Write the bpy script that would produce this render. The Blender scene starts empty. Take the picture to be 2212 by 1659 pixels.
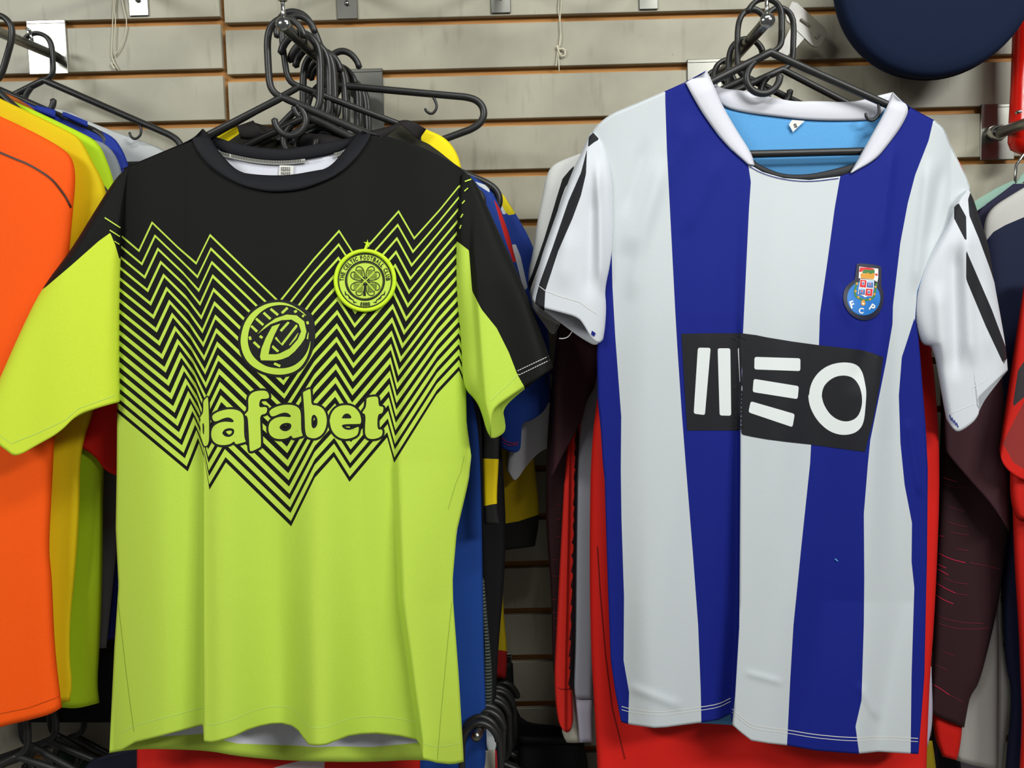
import bpy, bmesh, math, random
import numpy as np
from mathutils import Vector, Matrix
from mathutils.bvhtree import BVHTree
from mathutils.geometry import tessellate_polygon

random.seed(7)
scene = bpy.context.scene
COL = scene.collection

# ---------------------------------------------------------------- camera, world, lamps, exposure
IMG_W, IMG_H = 2212.0, 1659.0
FOCAL = 1840.0                       # focal length in pixels of the photograph
CAM = Vector((0.0, -1.4, 1.45))      # 1.4 m in front of the slat wall, eye height
PITCH, ROLL = math.radians(4.1), 0.0262
LEVEL_RIGHT = Vector((1, 0, 0))
LEVEL_UP = Vector((0, math.sin(PITCH), math.cos(PITCH)))
FWD = Vector((0, math.cos(PITCH), -math.sin(PITCH)))
CR, SR = math.cos(ROLL), math.sin(ROLL)
CAM_RIGHT = LEVEL_RIGHT * CR - LEVEL_UP * SR
CAM_UP = LEVEL_RIGHT * SR + LEVEL_UP * CR

cam_data = bpy.data.cameras.new('camera')
cam_data.sensor_width = 36.0
cam_data.lens = FOCAL / IMG_W * 36.0
cam_data.clip_start = 0.01
cam = bpy.data.objects.new('camera', cam_data)
m = Matrix((CAM_RIGHT, CAM_UP, -FWD)).transposed().to_4x4()
m.translation = CAM
cam.matrix_world = m
COL.objects.link(cam)
scene.camera = cam

world = bpy.data.worlds.new('shop_air')
scene.world = world
world.use_nodes = True
world.node_tree.nodes['Background'].inputs[0].default_value = (0.93, 0.97, 1.0, 1)
world.node_tree.nodes['Background'].inputs[1].default_value = 0.10


def ceiling_lamp(name, loc, target, sx, sy, power, color):
    d = bpy.data.lights.new(name, 'AREA')
    d.shape = 'RECTANGLE'
    d.size, d.size_y, d.energy, d.color = sx, sy, power, color
    o = bpy.data.objects.new(name, d)
    o.location = loc
    o.rotation_euler = (Vector(target) - Vector(loc)).to_track_quat('-Z', 'Y').to_euler()
    COL.objects.link(o)


ceiling_lamp('ceiling_lamp', (1.75, -2.45, 2.75), (0.15, 0, 1.2), 1.2, 0.3, 50, (0.98, 1.0, 0.97))
ceiling_lamp('ceiling_lamp', (-1.95, -2.45, 2.75), (-0.3, 0, 1.2), 1.2, 0.3, 43, (0.98, 1.0, 0.97))
ceiling_lamp('ceiling_lamp', (0.5, -1.3, 2.8), (0.1, 0, 1.1), 1.0, 0.25, 17, (0.98, 1.0, 0.97))

vs = scene.view_settings
scene.display_settings.display_device = 'sRGB'
vs.view_transform = 'Standard'
vs.look = 'None'
vs.exposure = 0.0
vs.gamma = 1.0
vs.use_curve_mapping = False


# ---------------------------------------------------------------- placing points of the room
def ray(px, py):
    x = (px - IMG_W / 2) / FOCAL
    y = -(py - IMG_H / 2) / FOCAL
    return FWD + CAM_RIGHT * x + CAM_UP * y


def U(px, py, Y):
    """the point of the room seen at px, py that lies at depth Y (wall face is Y = 0)"""
    d = ray(px, py)
    return CAM + d * ((Y - CAM.y) / d.y)


def UN(px, py, Y):
    """same for numpy arrays -> (n, 3)"""
    px, py, Y = np.broadcast_arrays(np.asarray(px, float), np.asarray(py, float), np.asarray(Y, float))
    x = (px - IMG_W / 2) / FOCAL
    y = -(py - IMG_H / 2) / FOCAL
    d = [FWD[i] + CAM_RIGHT[i] * x + CAM_UP[i] * y for i in range(3)]
    t = (Y - CAM.y) / d[1]
    return np.stack([CAM[i] + d[i] * t for i in range(3)], axis=-1)


def scale_at(Y):
    return FOCAL / (Y - CAM.y)       # pixels per metre, near enough


# ---------------------------------------------------------------- materials
def lin(c):
    """'#rrggbb' or (r, g, b) 0-255 -> linear rgba"""
    if isinstance(c, str):
        c = [int(c[i:i + 2], 16) for i in (1, 3, 5)]
    out = []
    for v in c:
        v = v / 255.0
        out.append(v / 12.92 if v <= 0.04045 else ((v + 0.055) / 1.055) ** 2.4)
    return (*out, 1.0)


def new_mat(name, rgb, rough=0.6, metal=0.0, spec=0.5):
    mt = bpy.data.materials.new(name)
    mt.use_nodes = True
    b = mt.node_tree.nodes['Principled BSDF']
    b.inputs['Base Color'].default_value = lin(rgb)
    b.inputs['Roughness'].default_value = rough
    b.inputs['Metallic'].default_value = metal
    b.inputs['Specular IOR Level'].default_value = spec
    return mt


def N(mt, kind, **kw):
    n = mt.node_tree.nodes.new(kind)
    for k, v in kw.items():
        setattr(n, k, v)
    return n


def LK(mt, a, b):
    mt.node_tree.links.new(a, b)


def mathn(mt, op, a, b=None):
    n = N(mt, 'ShaderNodeMath', operation=op)
    for i, v in enumerate((a, b)):
        if v is None:
            continue
        if isinstance(v, (int, float)):
            n.inputs[i].default_value = v
        else:
            LK(mt, v, n.inputs[i])
    return n.outputs[0]


def mixc(mt, fac, a, b):
    n = N(mt, 'ShaderNodeMix', data_type='RGBA')
    LK(mt, fac, n.inputs[0])
    for i, v in ((6, a), (7, b)):
        if isinstance(v, tuple):
            n.inputs[i].default_value = v
        else:
            LK(mt, v, n.inputs[i])
    return n.outputs[2]


def fabric(name, rgb, zones=(), rough=0.72, weave='knit', mottling=0.05, spec=0.25, chevron=None, sheen=0.0):
    """woven cloth: base colour, dye zones read from point attributes, a fine relief of the weave"""
    mt = new_mat(name, rgb, rough, 0.0, spec)
    b = mt.node_tree.nodes['Principled BSDF']
    if sheen:
        b.inputs['Sheen Weight'].default_value = sheen
        b.inputs['Sheen Roughness'].default_value = 0.4
    tc = N(mt, 'ShaderNodeTexCoord')
    col = lin(rgb)
    if chevron:
        at = N(mt, 'ShaderNodeAttribute', attribute_name='chevron')
        t = at.outputs['Fac']
        fr = mathn(mt, 'FRACT', t)
        w = mathn(mt, 'ADD', mathn(mt, 'MULTIPLY', t, 0.024), 0.2)
        line = mathn(mt, 'LESS_THAN', fr, w)
        inside = mathn(mt, 'GREATER_THAN', t, 0.0)
        below = mathn(mt, 'GREATER_THAN', t, 17.0)
        f = mathn(mt, 'MAXIMUM', mathn(mt, 'MULTIPLY', line, inside), below)
        col = mixc(mt, f, lin(chevron), lin(rgb))
    for attr, zrgb in zones:
        at = N(mt, 'ShaderNodeAttribute', attribute_name=attr)
        col = mixc(mt, mathn(mt, 'GREATER_THAN', at.outputs['Fac'], 0.0), col, lin(zrgb))
    if mottling:
        nz = N(mt, 'ShaderNodeTexNoise')
        nz.inputs['Scale'].default_value = 420
        nz.inputs['Detail'].default_value = 2
        LK(mt, tc.outputs['Object'], nz.inputs['Vector'])
        hsv = N(mt, 'ShaderNodeHueSaturation')
        LK(mt, mathn(mt, 'ADD', mathn(mt, 'MULTIPLY', nz.outputs['Fac'], mottling * 2), 1 - mottling), hsv.inputs['Value'])
        if isinstance(col, tuple):
            hsv.inputs['Color'].default_value = col
        else:
            LK(mt, col, hsv.inputs['Color'])
        col = hsv.outputs['Color']
    if isinstance(col, tuple):
        b.inputs['Base Color'].default_value = col
    else:
        LK(mt, col, b.inputs['Base Color'])
    if weave:
        sep = N(mt, 'ShaderNodeSeparateXYZ')
        LK(mt, tc.outputs['Object'], sep.inputs[0])
        kx, kz, dist = {'knit': (5200, 5200, 0.00002), 'mesh': (2500, 1500, 0.00014)}[weave]
        sx = mathn(mt, 'SINE', mathn(mt, 'MULTIPLY', sep.outputs['X'], kx))
        sz = mathn(mt, 'SINE', mathn(mt, 'MULTIPLY', sep.outputs['Z'], kz))
        h = mathn(mt, 'MULTIPLY', sx, sz)
        bp = N(mt, 'ShaderNodeBump')
        bp.inputs['Strength'].default_value = 0.5
        bp.inputs['Distance'].default_value = dist
        LK(mt, h, bp.inputs['Height'])
        LK(mt, bp.outputs['Normal'], b.inputs['Normal'])
    return mt


def plastic(name, rgb, rough=0.35):
    mt = new_mat(name, rgb, rough, 0.0, 0.5)
    b = mt.node_tree.nodes['Principled BSDF']
    tc = N(mt, 'ShaderNodeTexCoord')
    nz = N(mt, 'ShaderNodeTexNoise')
    nz.inputs['Scale'].default_value = 90
    LK(mt, tc.outputs['Object'], nz.inputs['Vector'])
    LK(mt, mathn(mt, 'ADD', mathn(mt, 'MULTIPLY', nz.outputs['Fac'], 0.2), rough - 0.1), b.inputs['Roughness'])
    return mt


MAT = {}
MAT['hanger'] = plastic('black_plastic', '#232322', 0.42)
MAT['chrome'] = new_mat('chrome', '#c4c4c0', 0.14, 1.0)
MAT['steel'] = new_mat('brushed_steel', '#8e8d86', 0.3, 1.0)
MAT['dark_wire'] = new_mat('dark_wire', '#35322e', 0.4, 0.6)
MAT['red_plastic'] = plastic('red_plastic', '#d3180c', 0.22)


def make_clear(name, rgb, rough, alpha_mix):
    mt = new_mat(name, rgb, rough)
    b = mt.node_tree.nodes['Principled BSDF']
    b.inputs['Transmission Weight'].default_value = alpha_mix
    b.inputs['IOR'].default_value = 1.46
    return mt


MAT['clear'] = make_clear('clear_plastic', '#a9a396', 0.22, 0.7)
MAT['mint'] = make_clear('mint_plastic', '#b4dccb', 0.25, 0.45)


# ---------------------------------------------------------------- building blocks
OFFSET = {}                            # world offset of each root, so parts can be given world points


def off(parent):
    return OFFSET.get(parent.name, Vector((0, 0, 0))) if parent else Vector((0, 0, 0))


def link(o, parent=None):
    COL.objects.link(o)
    if parent:
        o.parent = parent
        OFFSET[o.name] = off(parent)
    return o


def tag(o, label=None, cat=None, group=None, kind=None):
    for k, v in (('label', label), ('category', cat), ('group', group), ('kind', kind)):
        if v:
            o[k] = v
    return o


def root(name, loc, label, cat, group=None):
    o = bpy.data.objects.new(name, None)
    o.empty_display_size = 0.03
    o.location = loc
    COL.objects.link(o)
    OFFSET[o.name] = Vector(loc)
    return tag(o, label, cat, group)


def mesh_obj(name, verts, faces, mats, parent=None, smooth=True, attrs=None, fmat=None, local=False):
    v = np.asarray(verts, float)
    if parent is not None and not local:
        v = v - np.array(off(parent))
    me = bpy.data.meshes.new(name)
    me.from_pydata([tuple(a) for a in v.tolist()], [], [tuple(f) for f in faces])
    mats = mats if isinstance(mats, (list, tuple)) else [mats]
    for mt in mats:
        me.materials.append(mt)
    if fmat is not None:
        me.polygons.foreach_set('material_index', list(fmat))
    if smooth:
        me.polygons.foreach_set('use_smooth', [True] * len(me.polygons))
    for k, a in (attrs or {}).items():
        at = me.attributes.new(k, 'FLOAT', 'POINT')
        at.data.foreach_set('value', np.asarray(a, np.float32).ravel())
    if not np.isfinite(v).all():
        raise ValueError('bad point in ' + name)
    if me.validate():
        print('fixed faces in', name)
    me.update()
    return link(bpy.data.objects.new(name, me), parent)


def thicken(o, t=0.001, inner=None):
    md = o.modifiers.new('cloth_thickness', 'SOLIDIFY')
    md.thickness = t
    md.offset = -1.0
    if inner is not None:
        o.data.materials.append(inner)
        md.material_offset = len(o.data.materials) - 1
        md.material_offset_rim = len(o.data.materials) - 1
    return o


def chaikin(p, it=2):
    p = np.asarray(p, float)
    for _ in range(it):
        if len(p) < 3:
            return p
        q = [p[0]]
        for a, b in zip(p[:-1], p[1:]):
            q += [a * 0.75 + b * 0.25, a * 0.25 + b * 0.75]
        q.append(p[-1])
        p = np.array(q)
    return p


def resample(p, n, smooth=True):
    """n + 1 points evenly along the polyline"""
    p = chaikin(p) if smooth else np.asarray(p, float)
    s = np.concatenate([[0], np.cumsum(np.linalg.norm(np.diff(p, axis=0), axis=1))])
    t = np.linspace(0, s[-1], n + 1)
    return np.stack([np.interp(t, s, p[:, i]) for i in range(p.shape[1])], axis=-1)


def sdf(poly, px, py):
    """signed distance to a polygon, positive inside"""
    px, py = np.asarray(px, float), np.asarray(py, float)
    poly = np.asarray(poly, float)
    d = np.full(px.shape, 1e9)
    inside = np.zeros(px.shape, bool)
    for i in range(len(poly)):
        ax, ay = poly[i]
        bx, by = poly[(i + 1) % len(poly)]
        ex, ey = bx - ax, by - ay
        l2 = ex * ex + ey * ey + 1e-9
        t = np.clip(((px - ax) * ex + (py - ay) * ey) / l2, 0, 1)
        d = np.minimum(d, np.hypot(px - ax - t * ex, py - ay - t * ey))
        c = ((ay > py) != (by > py)) & (px < (bx - ax) * (py - ay) / (by - ay + 1e-12) + ax)
        inside ^= c
    return np.where(inside, d, -d)


def smooth01(x):
    x = np.clip(x, 0, 1)
    return x * x * (3 - 2 * x)


def coons(L, R, top, hem, nu, nv, smooth=True):
    """grid (nv+1, nu+1, 2) of picture points bounded by the four curves"""
    Ls, Rs = resample(L, nv, smooth), resample(R, nv, smooth)
    u = np.linspace(0, 1, nu + 1)[None, :, None]
    t = np.linspace(0, 1, nv + 1)[:, None, None]
    P = Ls[:, None] * (1 - u) + Rs[:, None] * u
    if top is not None:
        T = resample(top, nu, smooth)
        P = P + (1 - t) ** 2 * (T - (T[0] * (1 - u[0]) + T[-1] * u[0]))[None]
    if hem is not None:
        H = resample(hem, nu, smooth)
        P = P + smooth01((t - 0.6) / 0.4) * (H - (H[0] * (1 - u[0]) + H[-1] * u[0]))[None]
    return P


def grid_faces(nv, nu, base=0, flip=False):
    f = []
    w = nu + 1
    for i in range(nv):
        for j in range(nu):
            a = base + i * w + j
            q = (a, a + w, a + w + 1, a + 1)
            f.append(q[::-1] if flip else q)
    return f


def wrinkle(seed, amp, fx=1.0, fy=0.25):
    """soft random folds, mostly running down the cloth"""
    r = random.Random(seed)
    k = [(r.uniform(0.006, 0.03) * fx, r.uniform(-0.004, 0.006) * fy, r.uniform(0, 6.3), r.uniform(0.4, 1)) for _ in range(6)]

    def f(px, py):
        s = 0
        for a, b, p, w in k:
            s = s + w * np.sin(px * a * 2 + py * b * 2 + p)
        return s / 4.0 * amp
    return f


def cloth(name, parent, mat, L, R, Y, top=None, hem=None, hem_back=None, th=0.012, fold=None, nu=None, nv=None,
          zones=None, inner=None, thick=0.0009, seed=None, amp=0.003, taper=0.6):
    """an open tube of cloth hanging between its left and right outline: front, back and both rims"""
    L, R = np.asarray(L, float), np.asarray(R, float)
    span = max(np.linalg.norm(R[len(R) // 2] - L[len(L) // 2]), 40)
    drop = np.linalg.norm(np.diff(L, axis=0), axis=1).sum()
    nu = nu or int(np.clip(span / 9, 8, 60))
    nv = nv or int(np.clip(drop / 12, 10, 110))
    P = coons(L, R, top, hem, nu, nv)
    B = coons(L, R, top, hem_back if hem_back is not None else hem, nu, nv)
    u = np.linspace(0, 1, nu + 1)[None, :]
    t = np.linspace(0, 1, nv + 1)[:, None]
    prof = (1 - np.abs(2 * u - 1) ** 5) ** 0.5
    if isinstance(Y, tuple):
        Yc = Y[0] + (Y[1] - Y[0]) * t
    else:
        Yc = Y + 0 * t
    g = taper + (1 - taper) * smooth01(t / 0.3)
    w = fold or wrinkle(seed if seed is not None else len(bpy.data.meshes), amp)
    fw = w(P[..., 0], P[..., 1]) * np.minimum(1, prof * 1.5) * smooth01(t / 0.25)
    front = UN(P[..., 0], P[..., 1], Yc - th * prof * g - fw)
    back = UN(B[..., 0], B[..., 1], Yc + th * prof * g)
    V, F = [], []
    n = 2 * nu
    for i in range(nv + 1):
        V += list(front[i]) + list(back[i][1:-1][::-1])
    for i in range(nv):
        for j in range(n):
            a, b = i * n + j, i * n + (j + 1) % n
            F.append((a, a + n, b + n, b))
    attrs = None
    mats = mat
    if zones:
        attrs = {}
        for k, poly in zones.items():
            s = sdf(poly, P[..., 0], P[..., 1])
            sb = sdf(poly, B[..., 0], B[..., 1])
            attrs[k] = np.concatenate([np.concatenate([s[i], sb[i][1:-1][::-1]]) for i in range(nv + 1)])
    o = mesh_obj(name, V, F, mats, parent, attrs=attrs)
    if thick:
        thicken(o, thick, inner)
    return o


def sheet(name, parent, mat, P, Yd, attrs=None, fmat=None, thick=0.001, inner=None, flip=False):
    """a single layer of cloth from a grid of picture points and their depths, facing the room"""
    nv, nu = P.shape[0] - 1, P.shape[1] - 1
    V = UN(P[..., 0], P[..., 1], Yd).reshape(-1, 3)
    o = mesh_obj(name, V, grid_faces(nv, nu, flip=flip), mat, parent, attrs=attrs, fmat=fmat)
    if thick:
        thicken(o, thick, inner)
    return o


def strip(name, parent, mat, A, B, Ya, Yb, n=60, mcross=6, puff=0.003, thick=0.001, zones=None):
    """a band of cloth between two edge lines"""
    A, B = resample(A, n), resample(B, n)
    v = np.linspace(0, 1, mcross + 1)[:, None, None]
    P = A[None] * (1 - v) + B[None] * v
    Ya = np.broadcast_to(np.asarray(Ya, float), (n + 1,)) if np.ndim(Ya) == 0 else np.interp(np.linspace(0, 1, n + 1), np.linspace(0, 1, len(Ya)), Ya)
    Yb = np.broadcast_to(np.asarray(Yb, float), (n + 1,)) if np.ndim(Yb) == 0 else np.interp(np.linspace(0, 1, n + 1), np.linspace(0, 1, len(Yb)), Yb)
    vv = v[..., 0]
    Yd = Ya[None] * (1 - vv) + Yb[None] * vv - puff * np.sin(np.pi * vv)
    attrs = None
    if zones:
        attrs = {k: sdf(p, P[..., 0], P[..., 1]).ravel() for k, p in zones.items()}
    return sheet(name, parent, mat, P, Yd, attrs=attrs, thick=thick)


def sweep(paths, radius, sides=10, cap=True):
    """round bar along each path -> verts, faces (points are 3-vectors); radius may be a list per point"""
    V, F = [], []
    for path in paths:
        pts = [Vector(p) for p in path]
        n = len(pts)
        rad = radius if isinstance(radius, (list, tuple)) else [radius] * n
        tang = []
        for i in range(n):
            d = pts[min(i + 1, n - 1)] - pts[max(i - 1, 0)]
            tang.append(d.normalized())
        ref = Vector((0, 1, 0)) if abs(tang[0].y) < 0.9 else Vector((1, 0, 0))
        nrm = (ref - tang[0] * ref.dot(tang[0])).normalized()
        base = len(V)
        for i in range(n):
            nrm = (nrm - tang[i] * nrm.dot(tang[i])).normalized()
            bi = tang[i].cross(nrm)
            for k in range(sides):
                a = 2 * math.pi * k / sides
                V.append(pts[i] + (nrm * math.cos(a) + bi * math.sin(a)) * rad[i])
        for i in range(n - 1):
            for k in range(sides):
                a, b = base + i * sides + k, base + i * sides + (k + 1) % sides
                F.append((a, b, b + sides, a + sides))
        if cap:
            for end, sgn in ((0, -1), (n - 1, 1)):
                V.append(pts[end] + tang[end] * (sgn * rad[end] * 0.6))
                c = len(V) - 1
                for k in range(sides):
                    a, b = base + end * sides + k, base + end * sides + (k + 1) % sides
                    F.append((c, b, a) if sgn < 0 else (c, a, b))
    return V, F


def curve3(pts, n=40):
    p = chaikin(np.asarray(pts, float), 3)
    s = np.concatenate([[0], np.cumsum(np.linalg.norm(np.diff(p, axis=0), axis=1))])
    t = np.linspace(0, s[-1], n)
    return np.stack([np.interp(t, s, p[:, i]) for i in range(3)], axis=-1)


def box_vf(c, s, bev=0.0):
    bm = bmesh.new()
    bmesh.ops.create_cube(bm, size=1.0)
    for v in bm.verts:
        v.co = Vector((v.co.x * s[0], v.co.y * s[1], v.co.z * s[2])) + Vector(c)
    if bev:
        bmesh.ops.bevel(bm, geom=bm.edges[:], offset=bev, segments=1, affect='EDGES', profile=0.5)
    bm.verts.index_update()
    bm.verts.ensure_lookup_table()
    V = [v.co.copy() for v in bm.verts]
    F = [[v.index for v in f.verts] for f in bm.faces]
    bm.free()
    return V, F


# ---------------------------------------------------------------- print that lies on a cloth surface
def surface(o):
    me = o.data
    w = off(o)
    vs_ = [Vector(v.co) + w for v in me.vertices]
    return BVHTree.FromPolygons(vs_, [list(p.vertices) for p in me.polygons])


def drape(bvhs, pts, lift):
    out = []
    for px, py in pts:
        d = ray(px, py).normalized()
        best = None
        for b in bvhs:
            h = b.ray_cast(CAM, d)
            if h[0] is not None and (best is None or h[3] < best):
                best = h[3]
        out.append(None if best is None else CAM + d * (best - lift))
    return out


def fine_mesh(polys, maxlen):
    """polys: list of loops-lists in picture coordinates -> fine triangles"""
    bm = bmesh.new()
    for loops in polys:
        if loops and not hasattr(loops[0][0], '__len__'):
            loops = [loops]
        vl = [[Vector((x, y, 0)) for x, y in lp] for lp in loops]
        flat = [bm.verts.new(v) for lp in vl for v in lp]
        for tri in tessellate_polygon(vl):
            try:
                bm.faces.new([flat[i] for i in tri])
            except ValueError:
                pass
    for _ in range(6):
        long = [e for e in bm.edges if e.calc_length() > maxlen]
        if not long:
            break
        bmesh.ops.subdivide_edges(bm, edges=long, cuts=1)
        bmesh.ops.triangulate(bm, faces=[f for f in bm.faces if len(f.verts) > 3])
    bm.normal_update()
    for f in bm.faces:
        if f.normal.z > 0:              # picture y runs down, so this makes the print face the room
            f.normal_flip()
    bm.verts.index_update()
    bm.verts.ensure_lookup_table()
    pts = [(v.co.x, v.co.y) for v in bm.verts]
    faces = [[v.index for v in f.verts] for f in bm.faces]
    bm.free()
    return pts, faces


def decal(name, parent, mat, polys, bvhs, lift=0.0012, maxlen=9.0):
    pts, faces = fine_mesh(polys, maxlen)
    V = drape(bvhs, pts, lift)
    new, keep = {}, []                  # leave out what would hang beside the cloth
    for f in faces:
        if all(V[i] is not None for i in f):
            keep.append([new.setdefault(i, len(new)) for i in f])
    return mesh_obj(name, [V[i] for i in new], keep, mat, parent)


def ribbon(pts, w, closed=False):
    """quads of a line of width w along picture points"""
    p = np.asarray(pts, float)
    n = len(p)
    nr = []
    for i in range(n):
        if closed:
            a, b = p[(i - 1) % n], p[(i + 1) % n]
        else:
            a, b = p[max(i - 1, 0)], p[min(i + 1, n - 1)]
        d = b - a
        d = d / (np.linalg.norm(d) + 1e-9)
        nr.append(np.array([-d[1], d[0]]))
    ww = w if isinstance(w, (list, tuple)) else [w] * n
    out = []
    rng = range(n) if closed else range(n - 1)
    for i in rng:
        j = (i + 1) % n
        out.append([tuple(p[i] - nr[i] * ww[i] / 2), tuple(p[j] - nr[j] * ww[j] / 2),
                    tuple(p[j] + nr[j] * ww[j] / 2), tuple(p[i] + nr[i] * ww[i] / 2)])
    return out


def ellipse(cx, cy, rx, ry, n=48, a0=0.0, a1=360.0):
    return [(cx + rx * math.cos(math.radians(a0 + (a1 - a0) * k / n)), cy + ry * math.sin(math.radians(a0 + (a1 - a0) * k / n)))
            for k in range(n + (0 if abs(a1 - a0) >= 360 else 1))]


def round_quad(q, r=5):
    """quad with rounded corners"""
    out = []
    q = [np.array(a, float) for a in q]
    for i in range(4):
        a, b, c = q[i - 1], q[i], q[(i + 1) % 4]
        p0 = b + (a - b) / np.linalg.norm(a - b) * r
        p1 = b + (c - b) / np.linalg.norm(c - b) * r
        for k in range(5):
            t = k / 4
            out.append(tuple((1 - t) ** 2 * p0 + 2 * t * (1 - t) * b + t * t * p1))
    return out


_GLYPH = {}


def glyph(ch, offset=0.0):
    """outline triangles of a letter, normalised to its own box (x right, y up)"""
    key = (ch, offset)
    if key not in _GLYPH:
        cu = bpy.data.curves.new('letter', 'FONT')
        cu.body = ch
        cu.offset = offset
        cu.resolution_u = 5
        cu.fill_mode = 'FRONT'
        ob = bpy.data.objects.new('letter', cu)
        COL.objects.link(ob)
        dg = bpy.context.evaluated_depsgraph_get()
        me = bpy.data.meshes.new_from_object(ob.evaluated_get(dg))
        V = np.array([v.co[:2] for v in me.vertices])
        F = [list(p.vertices) for p in me.polygons]
        bpy.data.objects.remove(ob)
        bpy.data.curves.remove(cu)
        bpy.data.meshes.remove(me)
        lo, hi = V.min(0), V.max(0)
        _GLYPH[key] = ((V - lo) / (hi - lo), F, (hi - lo))
    return _GLYPH[key]


def glyph_polys(ch, place, offset=0.0):
    """place maps normalised (x, y) to picture coordinates"""
    V, F, _ = glyph(ch, offset)
    P = [place(x, y) for x, y in V]
    return [[P[i] for i in f] for f in F]


def box_place(x0, y0, x1, y1, grow=0.0):
    x0, y0, x1, y1 = x0 - grow, y0 - grow, x1 + grow, y1 + grow
    return lambda x, y: (x0 + (x1 - x0) * x, y1 + (y0 - y1) * y)


def arc_place(cx, cy, r, deg, w, h, flip=False):
    """a letter of w x h standing on the circle r at angle deg (0 = top, clockwise)"""
    a = math.radians(deg)
    ux, uy = math.cos(a), math.sin(a)            # along the circle
    ox, oy = math.sin(a), -math.cos(a)           # outwards
    if flip:
        ux, uy, ox, oy = -ux, -uy, -ox, -oy
    bx, by = cx + math.sin(a) * r, cy - math.cos(a) * r

    def f(x, y):
        return (bx + ux * (x - 0.5) * w + ox * y * h, by + uy * (x - 0.5) * w + oy * y * h)
    return f

# ================================================================ THE SETTING: slat wall and floor
def slat_material():
    mt = new_mat('slat_laminate', '#a9a491', 0.42, 0.0, 0.35)
    b = mt.node_tree.nodes['Principled BSDF']
    tc = N(mt, 'ShaderNodeTexCoord')
    n1 = N(mt, 'ShaderNodeTexNoise')
    n1.inputs['Scale'].default_value = 5.5
    n1.inputs['Detail'].default_value = 4
    n1.inputs['Roughness'].default_value = 0.55
    LK(mt, tc.outputs['Object'], n1.inputs['Vector'])
    r1 = N(mt, 'ShaderNodeValToRGB')
    r1.color_ramp.elements[0].position, r1.color_ramp.elements[1].position = 0.36, 0.62
    r1.color_ramp.elements[0].color = lin('#95907f')
    r1.color_ramp.elements[1].color = lin('#a9a491')
    LK(mt, n1.outputs['Fac'], r1.inputs[0])
    mp = N(mt, 'ShaderNodeMapping')
    mp.inputs['Scale'].default_value = (9, 1, 1.6)
    LK(mt, tc.outputs['Object'], mp.inputs['Vector'])
    n2 = N(mt, 'ShaderNodeTexNoise')
    n2.inputs['Scale'].default_value = 6
    n2.inputs['Detail'].default_value = 5
    LK(mt, mp.outputs[0], n2.inputs['Vector'])
    r2 = N(mt, 'ShaderNodeValToRGB')
    r2.color_ramp.elements[0].position, r2.color_ramp.elements[1].position = 0.26, 0.42
    r2.color_ramp.elements[0].color = lin('#a49f98')
    r2.color_ramp.elements[1].color = (1, 1, 1, 1)
    LK(mt, n2.outputs['Fac'], r2.inputs[0])
    mx = N(mt, 'ShaderNodeMix', data_type='RGBA', blend_type='MULTIPLY')
    mx.inputs[0].default_value = 0.35
    LK(mt, r1.outputs[0], mx.inputs[6])
    LK(mt, r2.outputs[0], mx.inputs[7])
    n3 = N(mt, 'ShaderNodeTexNoise')
    n3.inputs['Scale'].default_value = 160
    n3.inputs['Detail'].default_value = 3
    LK(mt, tc.outputs['Object'], n3.inputs['Vector'])
    r3 = N(mt, 'ShaderNodeValToRGB')
    r3.color_ramp.elements[0].position, r3.color_ramp.elements[1].position = 0.24, 0.30
    r3.color_ramp.elements[0].color = lin('#bdb8ac')
    r3.color_ramp.elements[1].color = (1, 1, 1, 1)
    LK(mt, n3.outputs['Fac'], r3.inputs[0])
    mx2 = N(mt, 'ShaderNodeMix', data_type='RGBA', blend_type='MULTIPLY')
    mx2.inputs[0].default_value = 0.5
    LK(mt, mx.outputs[2], mx2.inputs[6])
    LK(mt, r3.outputs[0], mx2.inputs[7])
    LK(mt, mx2.outputs[2], b.inputs['Base Color'])
    return mt


def wood_material():
    mt = new_mat('groove_fibreboard', '#b07a3c', 0.7)
    b = mt.node_tree.nodes['Principled BSDF']
    tc = N(mt, 'ShaderNodeTexCoord')
    mp = N(mt, 'ShaderNodeMapping')
    mp.inputs['Scale'].default_value = (3, 30, 60)
    LK(mt, tc.outputs['Object'], mp.inputs['Vector'])
    nz = N(mt, 'ShaderNodeTexNoise')
    nz.inputs['Scale'].default_value = 4
    nz.inputs['Detail'].default_value = 4
    LK(mt, mp.outputs[0], nz.inputs['Vector'])
    r = N(mt, 'ShaderNodeValToRGB')
    r.color_ramp.elements[0].position, r.color_ramp.elements[1].position = 0.3, 0.7
    r.color_ramp.elements[0].color = lin('#a06a30')
    r.color_ramp.elements[1].color = lin('#c68d4a')
    LK(mt, nz.outputs['Fac'], r.inputs[0])
    LK(mt, r.outputs[0], b.inputs['Base Color'])
    return mt


MAT['slat'] = slat_material()
MAT['groove'] = wood_material()

GROOVE_PITCH, GROOVE_HALF = 0.0807, 0.0059
SEAM_X = -0.4475
V, F = box_vf((0.05, 0.021, 1.30), (2.9, 0.02, 2.6))
wall = tag(mesh_obj('wall_back', V, F, MAT['groove'], smooth=False), kind='structure')
for x0, x1, lift in ((-1.4, SEAM_X - 0.0035, 0.0100), (SEAM_X + 0.0035, 1.5, 0.0)):
    for k in range(-9, 24):
        zt = CAM.z + 0.4843 - GROOVE_PITCH * k - GROOVE_HALF + lift       # top edge of the slat below groove k
        zb = zt - GROOVE_PITCH + 2 * GROOVE_HALF
        if zb < 0.02 or zt > 2.58:
            continue
        V, F = box_vf(((x0 + x1) / 2, 0.0055 + random.uniform(-0.0004, 0.0004), (zt + zb) / 2), (x1 - x0, 0.011, zt - zb), 0.0007)
        mesh_obj('slat', V, F, MAT['slat'], wall, smooth=False)

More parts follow.
